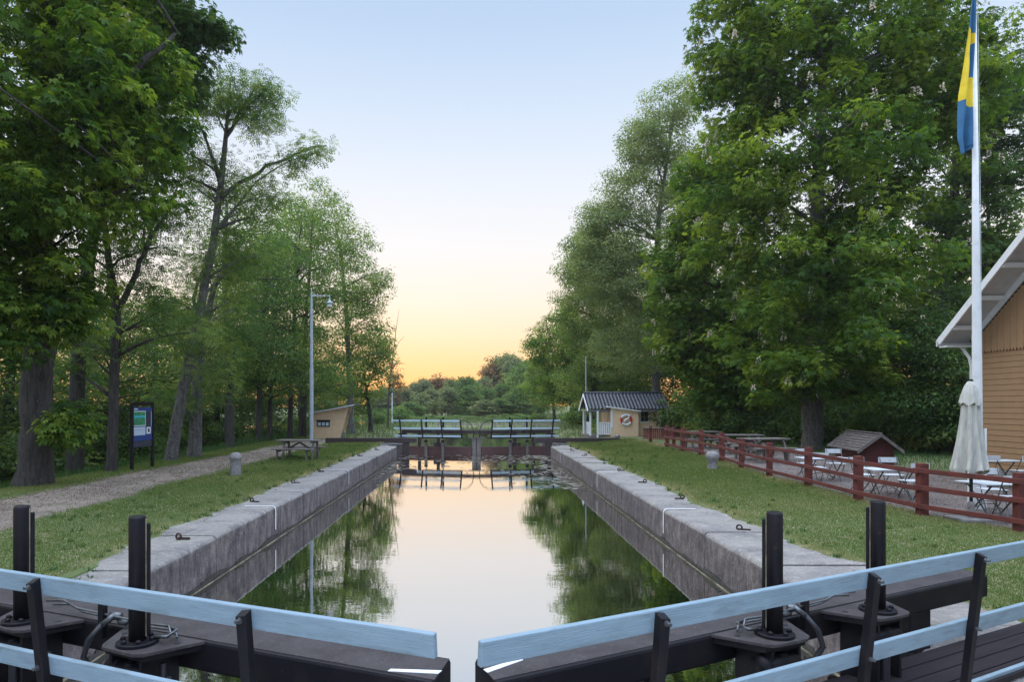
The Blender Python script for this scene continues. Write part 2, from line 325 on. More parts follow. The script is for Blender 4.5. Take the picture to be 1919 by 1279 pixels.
wb=MB(); wb.add([(-30,41.3,WZ-.02),(60,41.3,WZ-.02),(60,115,WZ-.02),(-30,115,WZ-.02)],[(0,1,2,3)])
struct(obj('canal_water',wb,M['water']))
# ---------------- lock walls ----------------
def lock_wall(s,label):
    t=thing('lock_wall',label,'lock wall',(0,0,0)); mb=MB(); xf=abs(XL) if s<0 else XR
    y=-2.0; rr=random.Random(3+s)
    while y<41.5:
        L=rr.uniform(.75,1.35); y1=min(y+L,41.5)
        if y<34.9<y1: y1=34.9
        if y<39.3<y1: y1=39.3
        rec=.5 if 34.85<y<39.2 else 0
        d=xf+rec+rr.uniform(-.008,.010); top=rr.uniform(-.012,.010)
        a,b=sorted((s*d,s*(xf+1.5)))
        r=.085; pf=[(s*d,-2.7),(s*d,top-r)]+[(s*(d+r-r*math.cos(q)),top-r+r*math.sin(q)) for q in np.linspace(0,math.pi/2,6)[1:]]+[(s*(xf+1.5),top-.002),(s*(xf+1.5),-2.7)]
        mb.prism(pf,y+.011,y1-.011,'y')
        # long cross joints on top: a back row stone set a little apart
        y=y1
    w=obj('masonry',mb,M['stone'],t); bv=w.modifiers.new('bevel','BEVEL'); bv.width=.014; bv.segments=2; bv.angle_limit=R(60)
    sub=w.modifiers.new('tri','TRIANGULATE')
    lm=MB(); yy=-1.5
    while yy<34.9:
        L=rr.uniform(.5,1.6); a=min(yy+L,34.9); d=xf-rr.uniform(.020,.034)
        p,q=sorted((s*d,s*(xf+.01))); lm.box(p,q,yy+.01,a,-.70,-.666-rr.uniform(0,.008)); yy=a
    obj('waterline_ledge',lm,M['ledge'],t)
    dm=MB(); p,q=sorted((s*(xf-.0125),s*(xf+.02))); 
    yy=-1.5
    while yy<34.9:
        a=min(yy+rr.uniform(.02,.10),34.9); dm.box(p,q,yy,a,-.72,-.625+rr.uniform(0,.03)+.04*math.sin(yy*3.1)*math.sin(yy*1.3)); yy=a
    obj('algae_band',dm,M['lichen'],t)
    for Y in ((14.0,21.9,32.4) if s<0 else (13.6,21.2,30.7)):
        m=MB(); w=.05; yv=Y-w/2; r=.085; zt=.012; d=xf-.013; pr=[]
        pr.append((s*d,-.47)); pr.append((s*d,-r))
        for k in range(1,7):
            a=k/6*math.pi/2; pr.append((s*(d+r-r*math.cos(a)),zt-r+r*math.sin(a)))
        pr.append((s*(xf+.62),zt))
        vs=[];fs=[]
        for x,z in pr: vs+=[(x,yv,z),(x,yv+w,z)]
        for k in range(len(pr)-1): fs.append((2*k,2*k+1,2*k+3,2*k+2))
        m.add(vs,fs); obj('painted_line',m,M['line'],t)
    return t
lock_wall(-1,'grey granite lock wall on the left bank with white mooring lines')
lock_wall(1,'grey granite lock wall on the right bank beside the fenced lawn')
# a yellow mark on the right wall below the near gate
m=MB(); m.box(XR-.016,XR-.008,5.9,6.0,-.62,-.36); tag(obj('yellow_mark',m,M['yellowpaint']),'yellow painted mark on the lock wall behind the near right gate','painted mark')
# mooring rings
def ring(label,px,py,first=[None]):
    if first[0] is None:
        t=thing('mooring_ring',label,'mooring ring',(0,0,0),0,'iron mooring rings along the coping')
        m=MB(); pts=[(.042*math.cos(a),0,.045+.042*math.sin(a)) for a in np.linspace(0,2*math.pi,13)]; m.tube(pts,.015,6,False); obj('ring',m,M['iron'],t,smooth=True)
        m=MB(); m.bar((.03,0,.018),(.17,.03,.014),.04,.028); m.lathe([(.035,0),(.035,.02),(.02,.035)],(0,0,0),10); obj('hook',m,M['iron'],t)
        first[0]=t
    else: t=copy_tree(first[0])
    t.location=gp(px,py,.0); t.rotation_euler=(0,0,random.uniform(-.6,.6)+(math.pi if px in(1278.8,1208.4,1097.7) else 0)); t['label']=label
for i,(px,py) in enumerate([(334.6,1011.6),(472,942),(549,906.7),(598,885),(672,856),(704,844)]):
    ring(['iron mooring ring on the left coping closest to the near gate','iron mooring ring, second from the near gate on the left coping','iron mooring ring on the left coping, third from the near gate','iron mooring ring on the left coping just past the middle white line','iron mooring ring on the left coping, second from the far gate','iron mooring ring on the left coping closest to the far gate'][i],px,py)
for i,(px,py) in enumerate([(1385.6,994.7),(1278.8,936),(1208.4,905.6),(1160,883),(1097.7,855),(1070,845.6)]):
    ring(['iron mooring ring on the right coping closest to the near gate','iron mooring ring on the right coping beside the nearest white line','iron mooring ring, third from the near gate on the right coping','iron mooring ring on the right coping, right of the middle white line','iron mooring ring on the right coping, second from the far gate','iron mooring ring on the right coping closest to the far gate'][i],px,py)
# ---------------- near lock gate ----------------
def near_leaf(s,O,th,label,postpx):
    ang=R(th)*s; t=thing('lock_gate_leaf',label,'lock gate',(O[0],O[1],0),ang,'near lock gate leaves')
    u=Vector((s*math.cos(R(th)),math.sin(R(th)))); v=Vector((-s*math.sin(R(th)),math.cos(R(th))))
    def A(px,b):
        r=(px-HX)/FP; return (r*(O[1]+b*v.y)-O[0]-b*v.x)/(u.x-r*u.y)
    X=lambda a:s*a
    def bx(m,a0,a1,b0,b1,z0,z1):
        x0,x1=sorted((X(a0),X(a1))); m.box(x0,x1,b0,b1,z0,z1); return m
    END=5.1; ZT=.54
    # beam: body and worn top
    m=MB(); m.prism([(X(0),.0),(X(END),.0),(X(END),.36),(X(.06),.36)],.335,ZT-.004,'z'); obj('beam',m,M['steel'],t,bevel=.02)
    m=MB(); m.prism([(X(.005),.022),(X(END-.02),.022),(X(END-.02),.34),(X(.065),.34)],ZT-.006,ZT+.002,'z'); obj('beam_top_plate',m,M['beamtop'],t)
    m=MB(); m.prism([(X(.02),.10),(X(.30),.02),(X(.30),.055),(X(.02),.15)] if s<0 else [(X(.02),.12),(X(.30),.19),(X(.30),.225),(X(.02),.17)],ZT+.003,ZT+.006,'z'); obj('white_stripe',m,M['line'],t)
    # leaf frame below
    m=MB(); bx(m,.0,.16,.05,.33,-2.4,.334); bx(m,3.95,4.25,.03,.35,-2.4,.334); bx(m,.16,3.95,.08,.30,-.95,-.55)
    for a in (1.2,2.55): bx(m,a,a+.09,.14,.26,-.55,.334)
    obj('leaf_frame',m,M['steel'],t,bevel=.01)
    m=MB(); bx(m,.16,3.95,.12,.24,-2.4,-.96); obj('leaf_planking',m,M['timber'],t)
    # pistons
    for a in (2.0,3.12):
        c=(X(a),-.21,0)
        h=thing('piston',None,None); h.parent=t; h.location=c
        m=MB(); m.lathe([(.052,ZT+.02),(.052,ZT+.80),(.046,ZT+.815),(.0,ZT+.816)],n=24); o=obj('cylinder',m,M['steel'],h,smooth=False)
        for p in o.data.polygons: p.use_smooth=len(p.vertices)==4 and abs(p.normal.z)<.5
        sx=-s; RM=Matrix.Rotation(-ang*2.1,4,'Z')
        m=MB(); m.box(*sorted((sx*.047,sx*.076)),-.02,.02,ZT+.05,ZT+.765,RM); obj('cover_strip',m,M['steel'],h,bevel=.008)
        m=MB(); m.box(*sorted((sx*.046,sx*.052)),-.026,-.0205,ZT+.05,ZT+.80,RM); obj('edge_trim',m,M['ledge'],h)
        m=MB(); m.lathe([(.125,ZT+.004),(.125,ZT+.022),(.12,ZT+.026),(0,ZT+.026)],n=28); obj('flange',m,M['steel'],h)
        for k in range(6):
            q=2*math.pi*k/6+.4; m=MB(); m.lathe([(.017,ZT+.026),(.017,ZT+.042),(.008,ZT+.05)],(.092*math.cos(q),.092*math.sin(q),0),6); obj('bolt',m,M['steel'],h)
        # plate
        m=MB(); pl=[(-.36,.208),(-.20,-.09),(-.16,-.13),(.13,-.15),(.19,-.12),(.36,.208)]
        m.prism([(p[0],p[1]) for p in pl],ZT-.02,ZT+.003,'z'); obj('bracket_plate',m,M['beamtop'],h,bevel=.004)
        m=MB(); m.prism([(-.34,.205),(-.19,-.08),(.17,-.10),(.34,.205)],ZT-.06,ZT-.021,'z')
        for q in (-.13,.13):
            m.box(q-.012,q+.012,-.09,.20,.02,ZT-.06)
        obj('gusset',m,M['steel'],h)
        m=MB(); m.tube([(-.13,-.05,ZT-.16),(.13,-.05,ZT-.16)],.055,14); m.tube([(-.19,-.03,ZT-.16),(-.10,-.03,ZT-.16)],.07,14)
        m.tube([(0,-.05,ZT-.1),(0,-.05,-.9)],.038,12); m.tube([(.2,.02,ZT-.1),(.2,.02,-.2)],.022,10); obj('clevis',m,M['steel'],h,smooth=True)
        m=MB(); m.box(.165,.235,-.02,.05,ZT-.25,ZT-.19); obj('pipe_clamp',m,M['zinc'],h)
        for q in (-.235,.235):
            m=MB(); m.lathe([(.02,ZT+.0035),(.02,ZT+.005)],(q,.1,0),12); obj('hole',m,M['rubber'],h)
    # hydraulic pipes
    m=MB()
    for off,z in ((.0,.085),(.05,.045)):
        m.tube([(X(1.80),-.13+off,ZT+z-.02),(X(1.86),-.09+off,ZT+z+.01),(X(2.06),-.085+off,ZT+z),(X(2.8),-.03+off,ZT+z),(X(2.95),-.02+off,ZT+z+.035),(X(3.08),-.06+off,ZT+z+.03)],.0085,8)
    m.tube([(X(1.93),-.14,ZT+.03),(X(1.80),-.16,ZT+.055),(X(1.78),-.10,ZT+.085),(X(1.92),-.07,ZT+.09)],.011,8)
    obj('hydraulic_pipes',m,M['zinc'],t,smooth=True)
    m=MB(); bx(m,2.49,2.535,-.075,-.035,ZT-.08,ZT+.17); obj('pipe_bracket',m,M['steel'],t)
    m=MB(); m.tube([(X(2.40),-.05,ZT+.09),(X(2.47),-.09,ZT+.03)],.021,10); m.tube([(X(2.36),-.04,ZT+.085),(X(2.45),-.04,ZT+.085)],.024,10); m.tube([(X(2.30),-.04,ZT+.05),(X(2.37),-.04,ZT+.05)],.02,10); obj('coupling',m,M['zinc'],t,smooth=True)
    m=MB(); m.tube([(X(2.47),-.09,ZT+.03),(X(2.53),-.15,ZT-.07),(X(2.55),-.17,ZT-.18),(X(2.50),-.14,ZT-.27),(X(2.40),-.08,ZT-.30),(X(2.34),.0,ZT-.30)],.02,10); obj('hydraulic_hose',m,M['rubber'],t,smooth=True)
    # walkway
    b0=-.66; m=MB(); nb=4; w=(.60)/nb
    for k in range(nb):
        m.box(*sorted((X(.1),X(6.6))),b0+k*w+.006,b0+(k+1)*w-.006,.015,.055+random.uniform(-.001,.001))
    obj('walkway_planks',m,M['deck'],t,bevel=.004)
    m=MB(); bx(m,.1,4.05,-.64,-.58,-.13,.014); bx(m,.1,4.05,-.14,-.08,-.13,.014)
    for a in (.2,1.5,2.9,3.9): bx(m,a,a+.06,-.58,.04,-.12,.013)
    obj('walkway_frame',m,M['steel'],t)
    # railing
    lean=.107; a0=-.357 if s<0 else -.484; bt=-.695 if s<0 else -.74
    def rb(z): return bt+lean*(1.06-z)
    for zt in (1.06,.575,.085):
        h=.114; m=MB(); n=2 
        p=Vector((X(a0),rb(zt-h/2)+.018,zt-h/2)); q=Vector((X(5.6),rb(zt-h/2)+.018,zt-h/2))
        m.bar(p,q,.034,h,up=(0,-lean,1)); obj('rail_board',m,M['rail'],t,bevel=.007)
    for px in postpx:
        a=A(px,rb(1.05)); m=MB()
        top=1.052; w=.030
        for (x0,x1,d0,d1) in ((-w,w,-.046,-.001),):
            vs=[]
            for z in (top,-.16):
                for dx in (x0,x1):
                    for d in (d0,d1): vs.append((X(a)+dx,rb(z)+d,z-(.022 if (d==d0 and z==top) else 0)+(-.012 if z==top and dx*s>0 else 0)))
            m.add(vs,[(0,1,3,2),(4,6,7,5),(0,4,5,1),(2,3,7,6),(0,2,6,4),(1,5,7,3)])
        p=obj('rail_post',m,M['steel'],t,bevel=.003)
        for zt in (1.06,.575,.085):
            m=MB(); z=zt-.057; y=rb(z); m.tube([(X(a),y-.046,z),(X(a),y-.060,z)],.016,6); m.tube([(X(a),y-.060,z),(X(a),y-.082,z)],.0095,8); obj('bolt',m,M['zinc'],p)
    return t
near_leaf(-1,(-.25,3.78),23.3,'near left lock gate leaf with white rails and two black pistons',[69,462,-700])
near_leaf(1,(.09,3.78),28.2,'near right lock gate leaf with white rails, plank walkway and two pistons',[1236,1632.7,1832,2160])
# ---------------- far lock gate ----------------
def far_leaf(s,label):
    X=lambda a:s*a; cx=-.12
    t=thing('far_lock_gate_leaf',label,'lock gate',(cx,38.3,0),0,'far lock gate leaves')
    th=R(14)*s; t.rotation_euler=(0,0,th)
    def bx(m,a0,a1,b0,b1,z0,z1):
        x0,x1=sorted((X(a0),X(a1))); m.box(x0,x1,b0,b1,z0,z1); return m
    m=MB(); bx(m,.0,4.4,.0,.3,.46,.66); obj('top_beam',m,M['timber'],t,bevel=.01)
    m=MB(); bx(m,.28,4.2,.0,.25,-.72,-.28); obj('lower_beam',m,M['redtimber'],t,bevel=.01)
    m=MB(); bx(m,.02,.25,-.02,.22,-2.2,.22); obj('mitre_post',m,M['wood'],t,bevel=.01)
    m=MB(); bx(m,-.02,.50,-.10,.25,.222,.26); obj('mitre_cap',m,M['zinc'],t)
    m=MB(); bx(m,4.2,4.6,-.05,.3,-2.2,.459); bx(m,3.3,3.46,.05,.2,-.279,.459); bx(m,2.18,2.34,.05,.2,-.279,.459); obj('heel_post',m,M['timber'],t,bevel=.01)
    for a in (1.85,2.85):
        m=MB(); bx(m,a,a+.15,-.12,-.02,-1.2,-.03); obj('paddle_post',m,M['wood'],t)
        m=MB(); bx(m,a-.01,a+.16,-.13,-.01,-.028,.08); obj('paddle_cap',m,M['steel'],t)
        m=MB(); m.tube([(X(a+.07),-.06,.081),(X(a+.07),-.06,.66)],.025,8); obj('paddle_rod',m,M['zinc'],t)
        m=MB(); m.tube([(X(a+.07),-.05,.661),(X(a+.07),-.05,1.38)],.052,12); obj('piston',m,M['steel'],t)
    m=MB(); bx(m,2.05,2.6,.3,.9,-.35,-.05); obj('bank_block',m,M['stone'],t)
    m=MB()
    m.bar((X(3.1),-.35,.23),(X(.7),-.35,.23),.34,.05); obj('walkway',m,M['deck'],t)
    lean=.07
    for zt in (1.25,.82,.39):
        m=MB(); m.bar((X(.78),-.45+lean*(1.25-zt),zt-.06),(X(4.72+(zt-.39)*.06),-.45+lean*(1.25-zt),zt-.06),.035,.10); obj('rail_board',m,M['farrail'],t)
    for a in (.78,1.9,3.05,4.33):
        m=MB(); m.bar((X(a+.02),-.50,1.25),(X(a-.05),-.47+.07,.20),.07,.05,up=(0,1,0)); obj('rail_post',m,M['steel'],t)
    m=MB(); m.tube([(X(.75),-.46,1.22),(X(.55),-.45,1.21),(X(.3),-.42,1.08),(X(.14),-.36,.86),(X(.10),-.30,.6),(X(.10),-.28,.26)],.02,8); obj('curved_handrail',m,M['steel'],t,smooth=True)
    m=MB(); m.tube([(X(.75),-.42,.30),(X(.68),-.40,.22),(X(.50),-.38,.22),(X(.42),-.36,.35)],.02,8); obj('handrail_foot',m,M['steel'],t,smooth=True)
    m=MB(); m.tube([(X(2.3),-.3,.3),(X(2.5),-.3,.62),(X(2.2),-.3,.7)],.015,6); m.tube([(X(2.45),-.3,.3),(X(2.3),-.3,.62)],.015,6); obj('hydraulic_pipes',m,M['zinc'],t)
    return t
far_leaf(-1,'left leaf of the far lock gate with three white rails')
far_leaf(1,'right leaf of the far lock gate with three white rails')
for s,x0,x1,lb in ((-1,-8.25,-3.35,'long black balance beam over the left bank at the far gate'),(1,3.0,7.6,'long black balance beam over the right bank at the far gate')):
    t=thing('balance_beam',lb,'balance beam',(0,37.2,0),0,'far gate balance beams')
    m=MB(); m.box(x0,x1,-.17,.17,.03+.0,.29); obj('beam',m,M['timber'],t,bevel=.02)
    m=MB(); e=x0 if s<0 else x1-.35; m.box(e,e+.35,-.1,.1,-.2,.029); obj('foot',m,M['timber'],t)
    m=MB(); e=-4.1 if s<0 else 3.6; m.box(e,e+.35,-.14,.14,-.9,.029); obj('bracket',m,M['timber'],t)
# steel plates beside the far gate on the coping
for s,lb in ((-1,'flat steel plate on the left coping before the far gate'),(1,'flat steel plate on the right coping before the far gate')):
    m=MB(); a=-5.3 if s<0 else 4.1; m.box(a,a+1.3,35.6,36.3,.01,.05); m.box(a+.1,a+.2,35.7,35.8,-.05,.011); m.box(a+1.1,a+1.2,35.7,35.8,-.05,.011); tag(obj('steel_plate',m,M['zinc'],bevel=.006),lb,'steel plate')
# ---------------- stone bollards ----------------
def bollard(px,py,h,r,label,kind,z=0):
    p=gp(px,py,z); m=MB()
    if kind==0: pr=[(r*1.05,-.1),(r*1.02,.05),(r*.98,h*.5),(r*1.0,h*.70),(r*1.10,h*.73),(r*1.08,h*.80),(r*.9,h*.92),(r*.5,h*.99),(0.01,h)]
    else: pr=[(r*.9,-.1),(r*.80,.05),(r*.74,h*.30),(r*.82,h*.42),(r*1.05,h*.58),(r*1.12,h*.72),(r*1.02,h*.86),(r*.7,h*.96),(r*.3,h*.995),(0.01,h)]
    m.lathe(pr,n=22,fn=lambda rr,zz,t:rr*(1+.03*math.sin(3*t+zz*9)+.02*math.sin(7*t-zz*13)))
    o=obj('stone_bollard',m,M['stone2'],smooth=True); o.location=(p.x,p.y,z); tag(o,label,'bollard','stone mooring bollards')
bollard(441.5,892,.68,.155,'round-topped granite bollard at the edge of the left gravel path',0)
bollard(1335,879,.56,.19,'mushroom-headed granite bollard on the lawn beside the red fence',1,.05)
bollard(641,822,.5,.16,'small granite bollard beside the slant-roofed kiosk',0)
bollard(1157,826,.34,.14,'small pale stone by the cottage porch rail',1,.1)
# ---------------- picnic tables ----------------
def picnic(loc,rz,label,first=[None]):
    if first[0] is None:
        t=thing('picnic_table',label,'picnic table',loc,rz,'wooden picnic tables')
        m=MB()
        for k in range(5): m.box(-.8,.8,-.36+k*.147,-.36+k*.147+.137,.72,.76)
        obj('table_top',m,M['wood'],t,bevel=.006)
        for q in (-.66,.66):
            m=MB()
            for k in range(2): m.box(-.8,.8,q-.135+k*.14,q-.135+k*.14+.13,.42,.46)
            obj('seat',m,M['wood'],t,bevel=.006)
        for x in (-.55,.55):
            m=MB(); m.box(x-.03,x+.03,-.74,.74,.34,.419); m.box(x-.03,x+.03,-.34,.34,.64,.719); obj('crossbar',m,M['wood'],t)
            for q in (-1,1):
                m=MB(); m.bar((x+.06,q*.22,.71),(x+.06,q*.42,-.02),.06,.11,up=(0,1,0)); obj('leg',m,M['wood'],t)
                m=MB(); m.bar((x-.06,q*.66,.41),(x-.06,q*.66,-.02),.06,.1,up=(0,1,0)); obj('leg',m,M['wood'],t)
        m=MB(); m.bar((-.5,0,.36),(.0,0,.66),.05,.07); m.bar((.5,0,.36),(.02,0,.66),.05,.07); obj('brace',m,M['wood'],t)
        first[0]=t
    else:
        t=copy_tree(first[0]); t.location=loc; t.rotation_euler=(0,0,rz); t['label']=label
    return t
picnic((-6.75,25.9,0),R(-4),'weathered picnic table alone on the grass below the street lamp')
picnic((9.75,23.6,.17),R(12),'weathered picnic table behind the fence nearest the white chairs')
picnic((10.1,26.6,.17),R(-6),'middle of the three weathered picnic tables behind the red fence')
picnic((9.6,29.8,.17),R(5),'weathered picnic table behind the fence nearest the cottage')
# ---------------- information board ----------------
def info_board():
    p0=Vector((-10.83,21.5,0)); p1=Vector((-10.83+.06,22.72,0)); d=p1-p0; rz=math.atan2(d.y,d.x)
    t=thing('information_board','tall black framed information board with a green map panel by the path','information board',p0,rz); w=d.length; H=2.16
    for x in (0,w):
        m=MB(); m.box(x-.045,x+.045,-.045,.045,-.2,H-.12); obj('post',m,M['steel'],t,bevel=.01)
        m=MB(); m.box(x-.13,x+.13,-.13,.13,-.02,.02); obj('foot_plate',m,M['steel'],t)
    m=MB(); pr=[(-.045,H-.121),(-.045,H-.06),(-.02,H-.015),(.03,H),(w-.03,H),(w+.02,H-.015),(w+.045,H-.06),(w+.045,H-.121)]; m.prism(pr,-.046,.046,'y'); obj('top_bar',m,M['steel'],t)
    m=MB(); m.box(.046,w-.046,-.02,.02,.92,H-.17); b=obj('panel',m,M['signblue'],t)
    def r(n,x0,x1,z0,z1,mm,y=-.024,lb=None): 
        m=MB(); m.box(x0,x1,y,-.0205,z0,z1); return obj(n,m,M[mm],b,label=lb)
    # viewer sees local -y side
    r('map_picture',.07,.74,1.42,1.85,'signgreen'); r('map_river',.07,.74,1.66,1.73,'signcyan',-.027); r('map_border',.05,.77,1.395,1.875,'white',-.0225)
    r('text_column',.80,1.08,1.38,1.86,'signdark'); r('diagram',.06,.75,1.10,1.365,'signpale'); r('round_picture',.82,1.08,1.13,1.35,'white')
    r('column_edge',1.10,1.12,1.38,1.87,'white'); r('emblem_mark',.09,.30,1.915,1.95,'white'); r('picture_detail',.90,1.0,1.18,1.30,'signdark',-.027)
    r('river_line',.14,.6,1.27,1.275,'signdark',-.027)
    m=MB(); m.box(.046,w-.046,-.012,.012,.72,.90); obj('lower_panel',m,M['signdark'],t)
info_board()
# ---------------- street lamps ----------------
def lamp(px,py,H,rb,label,z=0):
    p=gp(px,py,z); k=H/8
    t=thing('street_lamp',label,'street lamp',p,0,'tall grey lamp posts by the path')
    m=MB(); m.tube([(0,0,-.2),(0,0,2.3*k),(0,0,3.95*k)],[rb,rb,rb],14); m.tube([(0,0,3.951*k),(0,0,4.0*k),(0,0,6.9*k)],[rb*.85,rb*.8,rb*.72],14); m.tube([(0,0,6.9*k),(0,0,H-.25)],[rb*.55,rb*.5],12)
    m.tube([(0,0,H-.25),(0,0,H+.05)],[rb*.3,rb*.28],8); m.lathe([(rb*1.0,6.75*k),(rb*1.0,6.82*k)],n=12); obj('pole',m,M['pole'],t,smooth=False)
    m=MB(); m.tube([(0,0,H-.33),(.92,0,H-.33)],.022,8); m.tube([(0,0,H-.28),(.5,0,H-.31)],.012,6); m.tube([(.92,0,H-.26),(.92,0,H-.62)],.026,8); obj('arm',m,M['pole'],t)
    h=MB(); h.lathe([(.04,H-.52),(.07,H-.62),(.20,H-.68),(.21,H-.71),(.12,H-.73)],(.92,0,0),20); ho=obj('lamp_head',h,M['pole'],t,smooth=True)
    g=MB(); g.lathe([(.10,H-.731),(.125,H-.78),(.13,H-.86),(.11,H-.89),(.02,H-.90)],(.92,0,0),18); obj('lamp_glass',g,M['lampwhite'],ho,smooth=True)
lamp(583.8,836,7.95,.10,'tall grey street lamp standing behind the picnic table on the left bank')
t0=lamp(735,792,5.0,.08,'distant street lamp beyond the left end of the far gate',.0)
# pole by the cottage
m=MB(); p=Vector(((1098-HX)/FP*44,44,0)); m.tube([(0,0,-.3),(0,0,5.2)],[.035,.025],8); o=obj('thin_pole',m,M['pole']); o.location=p; tag(o,'thin bare metal pole beside the cottage porch','pole')
# ---------------- left kiosk ----------------
def kiosk():
    Y=42.0; t=thing('kiosk','small cream boarded kiosk with a slanting roof and three posters','kiosk',(pp(588,823,Y).x,Y,0))
    s=Y/FP; w0=(631-587)*s; w1=(648-587)*s; hl=(823-774)*s; hr=(823-763)*s
    m=MB(); m.prism([(0,-.1),(w0,-.1),(w1,hr),(0,hl)],0,.1,'y'); n=int(w1/.11)
    for k in range(n):
        x=.06+k*.115
        if x<w0-.04: m.box(x,x+.018,-.012,-.0,0.0,hl-.02+(hr-hl)*x/w1)
    obj('front_wall',m,M['cream'],t)
    m=MB(); m.box(0,.08,.1,1.7,-.1,hl-.02); m.box(.08,w0+.1,1.6,1.7,-.1,hl); m.prism([(0,-.1),(w0,-.1),(w1,hr),(0,hl)],1.701,1.78,'y'); obj('back_walls',m,M['cream'],t)
    m=MB(); m.bar((w0+.02,-.03,0),(w1+.02,-.03,hr-.03),.06,.12,up=(1,0,0)); m.bar((w0+.1,.12,.0),(w1+.1,.12,hr-.03),.05,.10,up=(1,0,0)); obj('corner_trim',m,M['cream'],t)
    m=MB(); m.prism([(-.35,hl-.08),(w1+.55,hr+.10),(w1+.55,hr+.19),(-.35,hl+.0)],-.3,2.0,'y'); obj('roof',m,M['slateroof'],t)
    m=MB(); m.prism([(-.35,hl-.085),(w1+.55,hr+.095),(w1+.55,hr+.155),(-.35,hl-.03)],-.33,-.301,'y'); obj('fascia',m,M['white'],t)
    m=MB(); m.box(.22,.98,-.07,-.013,hl-.83,hl-.52); m.box(.18,1.02,-.12,-.013,hl-.519,hl-.43); b=obj('poster_case',m,M['steel'],t)
    for k in range(3):
        m=MB(); m.box(.28+k*.235,.28+k*.235+.17,-.076,-.071,hl-.78,hl-.58); obj('poster',m,M['signpale'],b)
kiosk()
